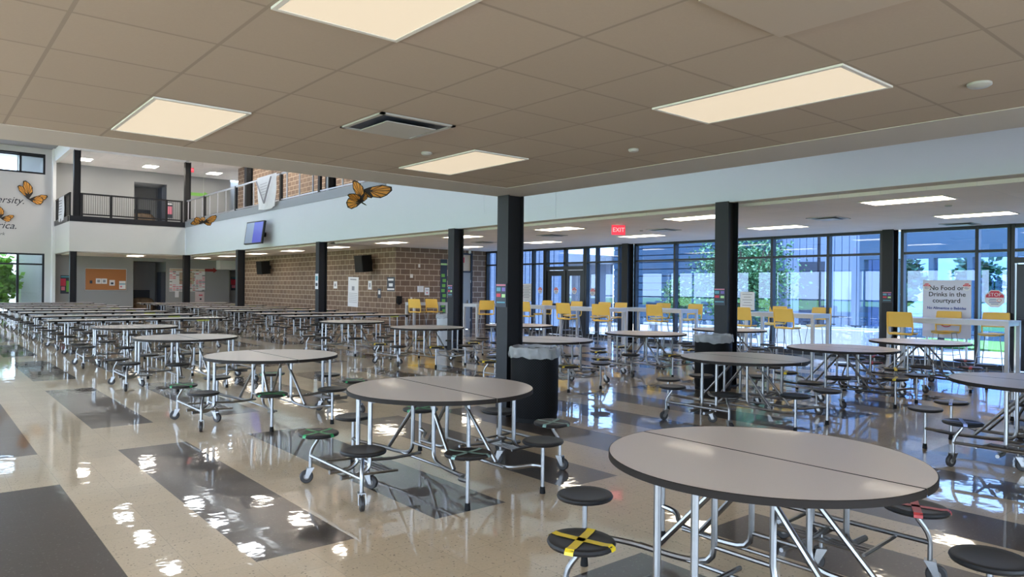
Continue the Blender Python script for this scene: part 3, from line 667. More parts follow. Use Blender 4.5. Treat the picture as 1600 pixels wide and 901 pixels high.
# ------------------------------------------------------------------ long folding tables (length along X)
stick = mat('yellow_sticker', (0.42, 0.44, 0.10), 0.5)
def make_long(L, label):
    root = empty('long_folding_table'); h = L/2
    for s in (-1, 1):
        t = MB().use(lam).box(s*0.003, s*h, -0.375, 0.375, 0.706, 0.737).build('tabletop', root, smooth=False)
        MB().use(edge).box(s*0.003, s*(h+0.004), -0.380, -0.375, 0.704, 0.736).box(s*0.003, s*(h+0.004), 0.375, 0.380, 0.704, 0.736).box(s*h, s*(h+0.005), -0.38, 0.38, 0.704, 0.736).build('edge_band', t, smooth=False)
        u = MB().use(steel)
        for y in (-0.2, 0.2): u.box(s*0.08, s*(h-0.1), y-0.02, y+0.02, 0.675, 0.705)
        u.use(rubber)
        for x in (0.35, 0.85, 1.35, 1.78): u.box(s*x-0.03, s*x+0.03, -0.37, -0.33, 0.655, 0.703)
        u.build('under_rail', root, smooth=False)
        f = MB().use(chrome)
        for x in (0.32, h-0.40):
            f.tube([(s*x, -0.62, 0.19), (s*x, 0.62, 0.19)], 0.015, 6, 0)
            for y in (-0.22, 0.22): f.tube([(s*x, y, 0.69), (s*x, y, 0.19)], 0.017, 6, 0)
        for y in (-0.62, 0.62): f.tube([(s*0.28, y, 0.20), (s*(h-0.25), y, 0.20)], 0.014, 6, 0)
        f.tube([(s*0.05, 0, 0.67), (s*0.62, -0.2, 0.20)], 0.013, 6, 0).tube([(s*0.05, 0, 0.67), (s*0.62, 0.2, 0.20)], 0.013, 6, 0)
        f.build('leg_frame', root)
        for x in (0.34, h-0.95, h-0.30):
            for y in (-0.62, 0.62):
                st = bpy.data.objects.new('seat', SEATM); link(st, root); st.location = (s*x, y, 0)
                MB().use(chrome).tube([(s*x, y, 0.374), (s*x, y, 0.21)], 0.014, 6, 0).build('stool_post', root)
        for x, y in ((0.32, -0.45), (0.32, 0.45), (h-0.30, -0.62), (h-0.30, 0.62)): caster(root, s*x, y, 0.2, R(random.choice((-80, 170, -30))))
    MB().use(stick).box(h*0.62, h*0.62+0.3, -0.374, -0.372, 0.665, 0.703).build('yellow_sticker', root, smooth=False)['label'] = 'yellow-green sticker under the edge'
    tag(root, label, 'table', 'long folding lunch tables'); return root
lp = make_long(3.85, 'long grey folding table first behind the left row of round tables')
Lf = [18.65, 21.2, 23.85, 26.3, 28.7, 31.0, 33.3, 35.9]
for k, y in enumerate(Lf):
    o = lp if k == 0 else copy_tree(lp)
    o.location = (4.26, y+0.38, 0); o.rotation_euler = (0, 0, 0)
    o['label'] = 'long grey folding table in the left block, %s behind the round tables' % nthw[k]
Rf = [18.60, 20.62, 23.4, 25.6, 27.7, 30.15, 32.4, 34.7]
for k, y in enumerate(Rf):
    o = copy_tree(lp); o.location = (9.72, y+0.38, 0)
    o['label'] = 'long grey folding table beside the block wall, %s behind the round tables' % nthw[k]

# ------------------------------------------------------------------ high tables and bar chairs
def high_table(x0, x1, y0, y1, label, ov=0):
    root = tag(empty('high_table', ((x0+x1)/2, (y0+y1)/2, 0)), label, 'table', 'pale bar-height tables'); a, b = (x1-x0)/2, (y1-y0)/2; z = 1.045
    MB().use(bench).box(-a, a, -b, b, z-0.03, z).build('tabletop', root, smooth=False)
    MB().use(bench).box(-a+0.01, a-0.01, -b+0.01, -b+0.03, z-0.10, z-0.03).box(-a+0.01, a-0.01, b-0.03, b-0.01, z-0.10, z-0.03).box(-a+0.01, -a+0.03, -b+0.03, b-0.03, z-0.10, z-0.03).box(a-0.03, a-0.01, -b+0.03, b-0.03, z-0.10, z-0.03).build('apron', root, smooth=False)
    for sx in (-1, 1):
        for sy in (-1, 1):
            cx, cy = sx*(a-0.035), sy*(b-0.035); MB().use(bench).box(cx-0.033, cx+0.033, cy-0.033, cy+0.033, 0, z-0.03).build('leg', root, smooth=False)
high_table(15.60, 16.35, 4.25, 6.42, 'pale high table at the right, in front of the large white sign')
high_table(15.60, 16.40, 8.00, 9.75, 'pale high table with four yellow chairs right of the bulkhead column')
high_table(15.60, 16.35, 11.62, 13.70, 'pale high table left of the bulkhead column before the dark slatted building')
high_table(14.50, 15.25, 13.15, 15.12, 'pale high table in the middle of the yellow chairs, right of the thick column')
high_table(14.50, 15.25, 15.75, 17.60, 'pale high table just right of the thick column')
high_table(13.90, 15.90, 18.30, 19.05, 'pale high table just left of the thick column')
high_table(13.05, 14.45, 20.70, 21.25, 'small pale high table against the block wall beside the corner')
def make_chair():
    root = empty('bar_chair')                                        # faces +Y, the back is towards -Y
    n, mrow = 10, 6; v = []; w = 0.235
    for j in range(mrow+1):
        for i in range(n+1):
            u = i/n*2-1; t = j/mrow; z = 0.875+0.29*t
            v.append((u*(w-0.012*t)*1.0, -0.215-0.05*t+0.045*u*u, z))
    back = MB().use(yel)
    fr = [(j*(n+1)+i, j*(n+1)+i+1, (j+1)*(n+1)+i+1, (j+1)*(n+1)+i) for j in range(mrow) for i in range(n)]
    N = len(v); v2 = [(x, y+0.012, z) for x, y, z in v]
    rim = []
    loop = [i for i in range(n+1)]+[(j*(n+1)+n) for j in range(1, mrow+1)]+[mrow*(n+1)+i for i in range(n-1, -1, -1)]+[j*(n+1) for j in range(mrow-1, 0, -1)]
    for a, b in zip(loop, loop[1:]+loop[:1]): rim.append((a, b, b+N, a+N))
    back.add(v+v2, fr+[tuple(q+N for q in reversed(f)) for f in fr]+rim)
    for s in (-1, 1): back.use(yelp).tube([(s*0.222, -0.225, 1.16), (s*0.238, -0.175, 0.90), (s*0.228, -0.165, 0.74), (s*0.19, -0.13, 0.725)], 0.016, 8, 0.05)
    back.tube([(-0.20, -0.155, 0.735), (0, -0.185, 0.745), (0.20, -0.155, 0.735)], 0.02, 8, 0.08)
    back.tube([(-0.222, -0.235, 1.163), (0, -0.265, 1.165), (0.222, -0.235, 1.163)], 0.010, 8, 0.08)
    back.build('backrest', root)
    st = MB().use(yelp); v = []
    for j in range(7):
        for i in range(9):
            x = (i/8*2-1)*0.21; y = -0.16+j/6*0.38; z = 0.742+0.02*(abs(x)/0.21)**2-0.015*max(0, (j-4)/2)**2; v.append((x*(1-0.1*(j == 6)), y, z))
    N = len(v); v2 = [(x*0.96, y*0.96, z-0.025) for x, y, z in v]
    fr = [(j*9+i, j*9+i+1, (j+1)*9+i+1, (j+1)*9+i) for j in range(6) for i in range(8)]
    loop = list(range(9))+[j*9+8 for j in range(1, 7)]+[54+i for i in range(7, -1, -1)]+[j*9 for j in range(5, 0, -1)]
    st.add(v+v2, fr+[tuple(q+N for q in reversed(f)) for f in fr]+[(a, a+N, b+N, b) for a, b in zip(loop, loop[1:]+loop[:1])]).build('seat', root)
    for sx in (-1, 1):
        for sy in (-1, 1): MB().use(chrome).tube([(sx*0.17, sy*0.14, 0.73), (sx*0.255, sy*0.235, 0.005)], 0.0085, 8, 0).build('leg', root)
    c = lambda z: (0.17+0.085*(0.73-z)/0.725, 0.14+0.095*(0.73-z)/0.725)
    a, b = c(0.28); MB().use(chrome).tube([(a, b, 0.28), (-a, b, 0.28)], 0.007, 6, 0).tube([(a, b, 0.28), (a, -b, 0.28)], 0.007, 6, 0).tube([(-a, b, 0.28), (-a, -b, 0.28)], 0.007, 6, 0).build('footrest', root)
    MB().use(chrome).tube([(0.0, -0.14, 0.722), (-0.18, -0.14, 0.722), (-0.18, 0.14, 0.722), (0.18, 0.14, 0.722), (0.18, -0.14, 0.722), (0.0, -0.14, 0.722)], 0.008, 6, 0.02).build('seat_bracket', root)
    return root
ch0 = make_chair()
# x, y, facing (degrees; 0 = +Y, -90 = +X, 90 = -X), label
CH = [
 (15.18, 5.92, -90, 'yellow bar chair at the left end of the rightmost high table'), (16.60, 5.66, 90, 'yellow bar chair behind the rightmost high table, in front of the large white sign'), (16.60, 4.80, 90, 'yellow bar chair behind the rightmost high table, below the stop sign'),
 (15.12, 9.42, -86, 'yellow bar chair right beside the bulkhead column, near side of its table'), (16.72, 9.62, 90, 'yellow bar chair behind the four-chair table, left one on the window side'), (15.10, 8.33, -92, 'yellow bar chair on the near side of the four-chair table, second from the column'), (16.74, 8.48, 92, 'yellow bar chair on the window side nearest the four-chair table end'),
 (15.10, 11.98, -84, 'yellow bar chair in front of the table before the slatted building'), (16.75, 12.15, 90, 'yellow bar chair on the window side right beside the bulkhead column'), (16.75, 13.25, 96, 'yellow bar chair hidden behind the one before the slatted building'),
 (15.75, 14.05, 88, 'yellow bar chair at left of the slatted building table, right one of a close pair'), (15.72, 14.65, 92, 'yellow bar chair at left of the slatted building table, left one of a close pair'),
 (13.92, 14.18, -82, 'large looking yellow bar chair with its back to us, right of the thick column'), (14.0, 12.92, -68, 'turned yellow bar chair between the two groups right of the thick column'),
 (15.75, 15.85, 92, 'yellow bar chair behind the large looking one right of the thick column'), (15.74, 17.2, 90, 'low looking yellow bar chair seen under a tabletop just right of the thick column'), (14.08, 16.1, -70, 'yellow bar chair tilted towards the table just right of the thick column'),
 (13.92, 17.88, -25, 'single yellow bar chair just left of the thick column'), (12.98, 20.34, -68, 'left yellow bar chair of three by the block wall'), (13.66, 20.34, -68, 'middle yellow bar chair of three by the block wall'), (14.88, 20.90, 70, 'rear yellow bar chair of three by the block wall'),
]
for n_, (x, y, a, lab) in enumerate(CH):
    o = ch0 if n_ == 0 else copy_tree(ch0)
    o.location = (x, y, 0); o.rotation_euler = (0, 0, R(a)); tag(o, lab, 'chair', 'yellow bar chairs')

# ------------------------------------------------------------------ litter bins
def bin_(x, y, label, h=0.86, r=0.285, skin=None):
    root = tag(empty('litter_bin', (x, y, 0)), label, 'bin', 'litter bins')
    k = skin or binm
    MB().use(k).lathe([(r*0.93, 0.03), (r, 0.12), (r, h-0.06), (r, h-0.02), (r-0.015, h-0.02), (r-0.015, 0.06)], seg=48, cap=False).build('basket', root)
    MB().use(rubber).lathe([(r*0.96, 0.0), (r*0.97, 0.05), (r*0.9, 0.05), (0.001, 0.05)], seg=40).build('base', root)
    n = 72; prof = [(-0.02, h-0.25), (-0.02, h-0.03), (0.004, h+0.012), (0.018, h-0.005), (0.022, h-0.05), (0.022, h-0.08), (0.018, h-0.11)]
    v = []; rnd = random.Random(int(x*100))
    ph = [rnd.uniform(0, 6.28) for _ in range(4)]
    for j, (dr, z) in enumerate(prof):
        for i in range(n):
            a = 2*math.pi*i/n; wv = 0.006*math.sin(9*a+ph[0]+j)+0.005*math.sin(17*a+ph[1]-j*0.7)+0.004*math.sin(31*a+ph[2]+j*1.3)
            rr = r+dr+(wv if j > 1 else wv*0.3); zz = z+(0.008*math.sin(3*a+ph[3])+0.006*math.sin(13*a) if j == 6 else 0)+(0.006*math.sin(7*a+ph[1]) if j > 1 else 0)
            v.append((rr*math.cos(a), rr*math.sin(a), zz))
    f = [(j*n+i, j*n+(i+1) % n, (j+1)*n+(i+1) % n, (j+1)*n+i) for j in range(len(prof)-1) for i in range(n)]
    MB().use(bag).add(v, f).build('liner', root)
bin_(5.72, 6.38, 'black mesh litter bin with a clear liner against the thick column')
bin_(9.72, 6.62, 'black litter bin with a clear liner beside the bulkhead column')
bin_(10.86, 15.55, 'pale litter bin half hidden by a black column before the grey door', 0.86, 0.29, bench)

# ------------------------------------------------------------------ notices and signs
small = [(-0.22, 0.25, 0.4, 0.16, tealp), (0.26, 0.25, 0.32, 0.16, purp), (-0.22, 0.0, 0.4, 0.14, redp), (0.26, -0.02, 0.32, 0.14, lime), (0, 0.43, 0.9, 0.06, pink), (0, -0.30, 0.8, 0.06, tealp)]
sheet('notice_poster', 'colourful notice hung on the left face of the thick black column', 'poster', (5.570, 6.84, 1.475), '-X', 0.20, 0.29, slate, small, group='colourful notices on columns')
sheet('notice_poster', 'colourful notice on the black bulkhead column beside a bin', 'poster', (XB-0.150, 6.82, 1.46), '-X', 0.21, 0.28, slate, small, group='colourful notices on columns')
sheet('notice_poster', 'colourful notice on the black column before the grey door', 'poster', (XB-0.150, 14.49, 1.48), '-X', 0.20, 0.30, slate, small, group='colourful notices on columns')
sheet('notice_poster', 'pale notice on the black column before the long paper notice', 'poster', (XB-0.150, 22.06, 1.72), '-X', 0.22, 0.50, paper, [(0, 0.2, 0.7, 0.3, tealp), (0, -0.2, 0.7, 0.2, slate)], group='colourful notices on columns')
sheet('notice_poster', 'colourful notice on the glazing column left of the large white sign', 'poster', (XG-0.325, 6.88, 1.45), '-X', 0.20, 0.24, slate, small, group='colourful notices on columns')
def octagon(name, label, y, z, r, x=XG-0.03, grp='stop notices on glass', parent=None):
    pts = [(r*math.cos(R(22.5+45*k)), r*math.sin(R(22.5+45*k))) for k in range(8)]
    o = MB().use(paper).prism(pts, 0, 0.003).build(name, smooth=False)
    ins = [(p[0]*0.90, p[1]*0.90) for p in pts]; c = 0.36*0.90*r
    top = [ins[0], ins[1], ins[2], ins[3]]
    MB().use(redp).prism([(ins[7][0], r*0.12), ins[0], ins[1], ins[2], ins[3], (ins[4][0], r*0.12)], 0.003, 0.004).build('red_cap', o, smooth=False)
    letter('STOP', r*0.52, paper, o, 0, r*0.42, 0.0055, bold=0.0)
    m = MB().use(inkb)
    for k, w in enumerate((1.0, 1.15, 1.05, 0.7)): m.box(-r*w/2, r*w/2*(0.3 if k < 2 else 1), -r*(0.08+0.17*k)-r*0.03, -r*(0.08+0.17*k)+r*0.03, 0.003, 0.004)
    m.use(redp); q = []
    m.tube([(r*0.42+r*0.2*math.cos(a*math.pi/6), -r*0.17+r*0.15*math.sin(a*math.pi/6), 0.004) for a in range(13)], r*0.025, 5, 0)
    m.build('small_print', o, smooth=False)
    if parent: o.parent = parent; return o
    tag(o, label, 'sign', grp); place(o, (x, y, z), '-X'); return o
octagon('stop_sign', 'octagonal stop sign with a red top on the glass at the far right', 4.885, 1.45, 0.19)
octagon('stop_sign', 'small octagonal stop sticker on the glass left of the double doors', 18.72, 1.50, 0.12)
octagon('stop_sign', 'small octagonal stop sticker on the left door leaf', 17.86, 1.50, 0.12, XG-0.075)
octagon('stop_sign', 'small octagonal stop sticker on the right door leaf', 16.98, 1.50, 0.12, XG-0.075)
octagon('stop_sign', 'small octagonal stop sticker on the glass right of the double doors', 16.18, 1.47, 0.13)
sg = sheet('courtyard_sign', 'large white sign reading No Food or Drinks in the courtyard', 'sign', (XG-0.10, 5.75, 1.22), '-X', 0.93, 1.22, mat('sign_board', (0.66, 0.68, 0.80), 0.5), [],
      [('No Food or', 0, 0.36, 0.135, ink, {'bold': 0.0015}), ('Drinks in the', 0.01, 0.25, 0.135, ink, {'bold': 0.0015}), ('courtyard', 0, 0.14, 0.135, ink, {'bold': 0.0015}), ('No Alimentos o Bebidas', 0.0, 0.01, 0.076, inkb, {'bold': 0.002}), ('el patio', 0.0, -0.42, 0.05, ink)], t=0.02)
for sx in (-1, 1):
    q = octagon('stop_emblem', '', 0, 0, 0.085, parent=sg); q.location = (sx*0.385, 0.47, 0.021)
q = MB().use(redp).lathe([(0.13, 0), (0.15, 0), (0.15, 0.004), (0.13, 0.004)], seg=32, cap=False).box(-0.1, 0.1, -0.03, 0.03, 0, 0.003).build('red_emblem', sg); q.location = (0.0, -0.24, 0.021)
MB().use(steel).box(-0.40, -0.36, -1.22+0.0, -0.60, -0.02, 0.0).box(0.36, 0.40, -1.22, -0.60, -0.02, 0.0).box(-0.42, 0.42, -0.62, -0.58, -0.02, 0).build('stand', sg, smooth=False)
lines = lambda n, m=inkg: [(0, 0.36-k*0.75/n, 0.7 if k % 2 == 0 else 0.5, 0.03, m) for k in range(n)]
sheet('window_notice', 'white rounded notice with lines on the glass right of the bulkhead column', 'sign', (XG-0.03, 10.55, 1.29), '-X', 0.42, 0.48, paper, lines(5))
sheet('window_notice', 'white printed notice on the glass at the left by the double doors', 'poster', (XG-0.03, 19.45, 1.42), '-X', 0.62, 0.62, paper, lines(8))
# block wall items (plane X = XK)
def wallx(name, label, cat, y, z, w, h, bg, rects=(), group=None, roll=0): return sheet(name, label, cat, (XK-0.001, y, z), '-X', w, h, bg, rects, group=group, roll=roll)
wallx('paper_notice', 'long white paper notice hanging on the block wall', 'poster', 24.85, 1.36, 0.82, 1.13, paper, [(0, 0.42, 0.6, 0.04, inkg), (0.0, 0.12, 0.25, 0.14, inkg)]+[(0, -0.05-0.06*k, 0.8, 0.012, inkg) for k in range(6)], roll=R(-1.5))
wallx('paper_notice', 'dark and white event poster near the block wall corner', 'poster', 22.05, 1.66, 0.52, 0.50, slate, [(0, 0.32, 0.7, 0.14, paper), (0, -0.05, 0.5, 0.22, paper), (0, -0.35, 0.9, 0.12, paper)])
wallx('paper_notice', 'small white sheet left of the long paper notice', 'poster', 26.35, 1.62, 0.30, 0.28, paper, [(0, 0, 0.4, 0.4, inkg)])
wallx('paper_notice', 'narrow white sheet right of the long paper notice', 'poster', 23.55, 1.62, 0.26, 0.32, paper, [(0, 0, 0.4, 0.5, inkg)])
wallx('paper_notice', 'small black and white card below the event poster', 'poster', 22.85, 1.33, 0.24, 0.34, slate, [(0, 0.1, 0.6, 0.4, paper)])
def boxx(name, label, cat, y, z, w, h, d, m):
    o = MB().use(m).box(-d, 0, -w/2, w/2, -h/2, h/2).build(name, smooth=False); o.location = (XK, y, z); return tag(o, label, cat)
def speaker(y, z, label, w=0.48, h=0.60, d=0.42):
    root = tag(empty('wall_speaker', (XK-0.20, y, z)), label, 'loudspeaker', 'black wall speakers'); root.rotation_euler = (0, R(-6), R(8))
    MB().use(rubber).box(-d, 0, -w/2, w/2, -h/2, h/2).build('cabinet', root, smooth=False)
    MB().use(rubber).box(-d-0.012, -d, -w/2+0.02, w/2-0.02, -h/2+0.02, h/2-0.02).build('grille', root, smooth=False)
    MB().use(blackst).box(0, 0.16, -0.05, 0.05, -0.08, 0.08).build('bracket', root, smooth=False)
speaker(23.35, 2.42, 'black loudspeaker mounted near the corner of the block wall'); speaker(32.95, 2.42, 'black loudspeaker mounted far left on the block wall')
boxx('wall_dispenser', 'small black dispenser on the block wall left of the long notice', 'dispenser', 27.2, 1.10, 0.18, 0.26, 0.10, rubber)
d = tag(MB().use(rubber).box(-0.09, 0.09, -0.1, 0, -0.13, 0.13).lathe([(0.05, -0.12), (0.04, -0.17), (0.001, -0.17)], c=(0, -0.06, 0), seg=12).build('wall_dispenser', smooth=False), 'black hand dispenser at the block wall corner', 'dispenser'); d.location = (13.08, YD, 1.12)
def wally(name, label, cat, x, z, w, h, bg, rects=(), y=None, group=None, texts=()): return sheet(name, label, cat, (x, (YD if y is None else y)-0.002, z), '-Y', w, h, bg, rects, texts, group=group)
wally('paper_notice', 'landscape white notice right of the block wall corner', 'poster', 13.98, 1.50, 0.26, 0.22, paper, lines(4))
wally('paper_notice', 'white notice with a small red mark beside the landscape one', 'poster', 14.26, 1.42, 0.20, 0.27, paper, [(0, -0.2, 0.3, 0.15, redp), (0, 0.2, 0.6, 0.1, inkg)])
wally('switch_plate', 'pale switch plate high on the block wall right of the corner', 'switch', 13.92, 2.33, 0.08, 0.12, lframe); wally('switch_plate', 'pale box on the block wall above the white notices', 'switch', 13.60, 1.96, 0.12, 0.13, lframe); wally('switch_plate', 'pale switch plate on the block wall above the small high table', 'switch', 13.60, 1.15, 0.08, 0.13, lframe)
wally('leaf_banner', 'tall narrow green leafy banner behind the black column', 'banner', 14.98, 1.45, 0.30, 2.3, slate, [(0.1*math.sin(k*2.1), -0.40+0.08*k, 0.5, 0.05, greenp) for k in range(9)]+[(0, 0.42, 0.9, 0.03, lime)])
m = MB().use(paper).lathe([(0.035, 0), (0.05, -0.05), (0.05, -0.10), (0.03, -0.13)], seg=14); cam_ = tag(m.build('security_camera'), 'small white dome camera on the ceiling near the grey door', 'camera'); cam_.location = (15.9, YD-0.35, CR)
# far wall items
cb = sheet('cork_board', 'brown cork board with paper sheets on the grey far wall', 'board', (7.765, YF-0.004, 1.80), '-Y', 1.92, 1.14, corkm, border=(steel, 0.03), t=0.02)
for nm, lab, dx, dy, w, h, rc in (('pinned_sheet', 'left of two white sheets pinned side by side on the cork board', -0.34, -0.09, 0.25, 0.27, [(0, 0, 0.5, 0.5, inkg)]), ('pinned_sheet', 'right of two white sheets pinned side by side on the cork board', -0.08, -0.09, 0.25, 0.27, [(0, 0, 0.5, 0.5, inkg)]),
        ('pinned_sheet', 'white sheet with a dark square pinned to the cork board', 0.28, -0.17, 0.25, 0.29, [(0, -0.1, 0.5, 0.35, slate)]), ('pinned_sheet', 'white and teal sheet at the lower right of the cork board', 0.76, -0.28, 0.30, 0.42, [(0, 0.12, 0.95, 0.12, tealp), (-0.2, -0.2, 0.3, 0.2, pink)]), ('pinned_note', 'small dark scrap pinned at the left of the cork board', -0.68, -0.14, 0.12, 0.15, [])):
    sheet(nm, lab, 'paper', (7.765+dx, YF-0.030, 1.80+dy), '-Y', w, h, paper if rc else slate, rc, group='sheets on the cork board')
def wallyF(name, label, cat, x, z, w, h, bg, rects=(), **k): return sheet(name, label, cat, (x, YF-0.003, z), '-Y', w, h, bg, rects, **k)
pr = [(-0.25, 0.12, 0.5, 0.4, redp), (-0.25, -0.22, 0.35, 0.2, pink), (0.25, -0.1, 0.4, 0.6, greenp), (0, 0.42, 0.9, 0.08, tealp)]
wallyF('framed_poster', 'dark red and green poster left of the slim column, lower floor', 'poster', 5.98, 1.52, 0.46, 0.92, slate, pr, group='dark posters on the grey wall')
sheet('framed_poster', 'dark red and green poster on the far right recess', 'poster', (14.6, YF+0.52, 1.66), '-Y', 0.60, 0.78, slate, pr, group='dark posters on the grey wall')
wallyF('framed_poster', 'dark and red poster on the upper balcony beside its right column', 'poster', 10.98-0.16, 5.62, 0.28, 0.85, slate, [(0, 0, 0.8, 0.5, pink), (0, 0.4, 0.8, 0.1, paper)], group='dark posters on the grey wall')
rr = random.Random(3); rc = []
for i in range(11):
    for j in range(13):
        q = rr.random()
        if q < 0.62: rc.append((-0.46+i*0.092, -0.44+j*0.072, 0.06+0.03*rr.random(), 0.03, (redp, ink, redp, pink)[int(q*6.4) % 4]))
rc += [(0, 0.44, 0.98, 0.09, cream), (-0.02, 0.08, 0.42, 0.52, cream), (0.22, -0.32, 0.34, 0.2, paper)]
wallyF('collage_board', 'red, black and white collage board behind the inner corner column', 'board', 11.76, 1.83, 1.86, 1.26, paper, rc)
wallyF('wall_poster', 'tall pale sheet below the collage board at its right', 'poster', 12.42, 0.93, 0.50, 0.62, mat('pinkish_paper', (0.62, 0.52, 0.52), 0.6), [(0.1, 0.1, 0.4, 0.1, redp), (0.1, -0.25, 0.2, 0.15, slate)])
wallyF('wall_poster', 'small pale sheet below the collage board left of the column', 'poster', 11.22, 1.05, 0.20, 0.36, paper)
def arrow(name, label, x0, x1, z, h, m):
    w = x1-x0; poly = [(-w/2, -h*0.25), (w*0.20, -h*0.25), (w*0.20, -h/2), (w/2, 0), (w*0.20, h/2), (w*0.20, h*0.25), (-w/2, h*0.25)]
    o = MB().use(m).prism(poly, 0, 0.02).build(name, smooth=False); tag(o, label, 'sign'); place(o, ((x0+x1)/2, YF-0.002, z), '-Y'); return o
arrow('arrow_sign', 'dark red arrow sign pointing right beside the collage board', 12.68, 13.35, 2.40, 0.30, mat('deep_red', (0.28, 0.02, 0.02), 0.5))
a_ = arrow('arrow_sign', 'green arrow sign pointing right on the upper grey wall', 11.80, 12.95, 6.62, 0.34, greenp)
for nm, zb in (('lower', 0), ('upper', 4.6)):
    m_ = MB().use(mat('mottled_brown', (0.16, 0.11, 0.07), 0.7, noise=0.9, nscale=5)); v = []
    pts = [(-0.6, 0), (0.55, 0), (0.58, 0.55), (0.35, 0.78), (0.0, 0.72), (-0.25, 0.86), (-0.6, 0.80)]
    o = m_.lathe([(0.001, 0), (0.60, 0.0), (0.62, 0.35), (0.60, 0.62), (0.45, 0.78), (0.2, 0.84), (0.001, 0.84)], seg=20, sx=1.0, sy=0.55, cap=False).build('covered_seat')
    tag(o, 'brown mottled bulky seat in the grey alcove on the %s floor' % nm, 'seat'); o.location = (9.70, YF+0.9, zb+0.01)
# painted wall: lettering and butterflies
root = tag(empty('wall_lettering'), 'black script lettering painted on the white far wall', 'lettering')
root.matrix_world = Matrix.Translation((0, YF-0.004, 0)) @ FACE['-Y'].to_4x4()
letter('diversity.', 0.46, ink, root, 4.22, 5.55, 0, align='RIGHT', shear=0.35)
letter('America.', 0.46, ink, root, 3.92, 4.32, 0, align='RIGHT', shear=0.35)
letter('Clark', 0.20, ink, root, 3.44, 3.92, 0, align='RIGHT', shear=0.3)
def wing(mb, pts, hinge, ang, vein=5, t=0.006):
    # pts: outline in the wing plane (x outwards from the body, y forwards); ang: lift about the body axis (y)
    ca, sa = math.cos(ang), math.sin(ang); n = len(pts)
    T_ = lambda x, y, h: (hinge*(x*ca-h*sa), y, x*sa+h*ca)
    cx = sum(p[0] for p in pts)/n; cy = sum(p[1] for p in pts)/n
    mb.use(mblack).add([T_(x, y, 0) for x, y in pts]+[T_(x, y, t) for x, y in pts], [tuple(range(n)), tuple(range(n, 2*n))[::-1]]+[(i, i+n, (i+1) % n+n, (i+1) % n) for i in range(n)])
    base = Vector((0.03, pts[0][1]))
    segs = [((cx+(p[0]-cx)*0.86), (cy+(p[1]-cy)*0.86)) for p in pts]
    for i in range(1, n-1):
        a, b = Vector(segs[i]), Vector(segs[(i+1) % n if i+1 < n else 0]); o_ = Vector((cx, cy))*0.35+base*0.65
        g = (a-b)*0.10; a2 = a-g; b2 = b+g; m1 = (a2+b2)/2; o2 = o_+(m1-o_)*0.15
        for h0, flip in ((-0.002, True), (t+0.002, False)):
            vs = [T_(o2.x, o2.y, h0), T_(a2.x, a2.y, h0), T_(b2.x, b2.y, h0)]
            mb.use(orange).add(vs, [(0, 2, 1) if flip else (0, 1, 2)])
FW = [(0, 0.02), (0.10, 0.14), (0.28, 0.30), (0.46, 0.36), (0.50, 0.30), (0.46, 0.17), (0.38, 0.06), (0.22, -0.01)]
HW = [(0, 0.0), (0.18, 0.00), (0.33, -0.04), (0.38, -0.14), (0.32, -0.26), (0.20, -0.31), (0.08, -0.24), (0.02, -0.10)]
def butterfly(name, label, loc, rot, sc, a1, a2, string=0, flat=False):
    root = tag(empty(name, loc), label, 'butterfly', 'orange monarch butterflies')
    for s, a in ((1, a1), (-1, a2)):
        for shape, da in ((FW, 0), (HW, 0.12)):
            mb = MB(); wing(mb, [(x*sc, y*sc) for x, y in shape], s, a+(0 if flat else da), t=0.006); mb.build('wing', root, smooth=False)
    MB().use(mblack).lathe([(0.001, -0.20*sc), (0.018*sc, -0.14*sc), (0.022*sc, 0.02*sc), (0.03*sc, 0.06*sc), (0.02*sc, 0.11*sc), (0.022*sc, 0.14*sc), (0.001, 0.17*sc)], seg=10, axis='y').build('body', root)
    root.rotation_euler = rot
    return root
def string(loc, z1, label):
    o = MB().use(lframe).tube([(0, 0, 0), (0, 0, z1-loc[2])], 0.003, 5, 0).build('hanging_string'); o.location = loc; tag(o, label, 'string')
def fan_butterfly(name, label, loc, yaw, wings, sc, tilt=0, body=80, flat=False):
    root = tag(empty(name, loc), label, 'butterfly', 'orange monarch butterflies')
    root.matrix_world = Matrix.Translation(loc) @ Matrix.Rotation(R(yaw), 4, 'Z') @ Matrix.Rotation(R(90), 4, 'X') @ Matrix.Rotation(R(tilt), 4, 'Z')
    for k, (th, kind, sw, lean) in enumerate(wings):
        sh, ax = (FW, 36) if kind == 'f' else (HW, -38); mb = MB()
        wing(mb, [(x*sc*sw, y*sc*sw) for x, y in sh], 1, 0, t=0.006); w_ = mb.build('wing', root, smooth=False)
        w_.matrix_local = Matrix.Translation((0, 0, 0.012*k)) @ Matrix.Rotation(R(th-ax), 4, 'Z') @ Matrix.Rotation(R(lean), 4, 'Y')
    b_ = MB().use(mblack).lathe([(0.001, -0.16*sc), (0.018*sc, -0.1*sc), (0.022*sc, 0.02*sc), (0.03*sc, 0.06*sc), (0.02*sc, 0.11*sc), (0.001, 0.15*sc)], seg=10, axis='y').build('body', root)
    b_.rotation_euler = (0, 0, R(body-90)); b_.location = (0, 0, 0.01); return root
fan_butterfly('hanging_butterfly', 'orange butterfly with raised wings hanging below the low ceiling rim', (6.20, 11.60, 3.07), -27, [(112, 'f', 1.15, -15), (72, 'h', 0.75, 20), (142, 'f', 1.0, -55), (185, 'h', 1.1, -10)], 0.62, 0, 150); string((6.2, 11.6, 3.10), ZA, 'thin string above the butterfly with raised wings')
fan_butterfly('hanging_butterfly', 'partly hidden orange butterfly wing by the end of the upper railing', (6.72, 12.60, 3.43), -29, [(8, 'f', 1.5, 5), (100, 'f', 0.9, 60), (-8, 'h', 1.0, 40)], 0.68, 0, 170); string((6.72, 12.6, 3.47), ZA, 'thin string above the partly hidden butterfly')
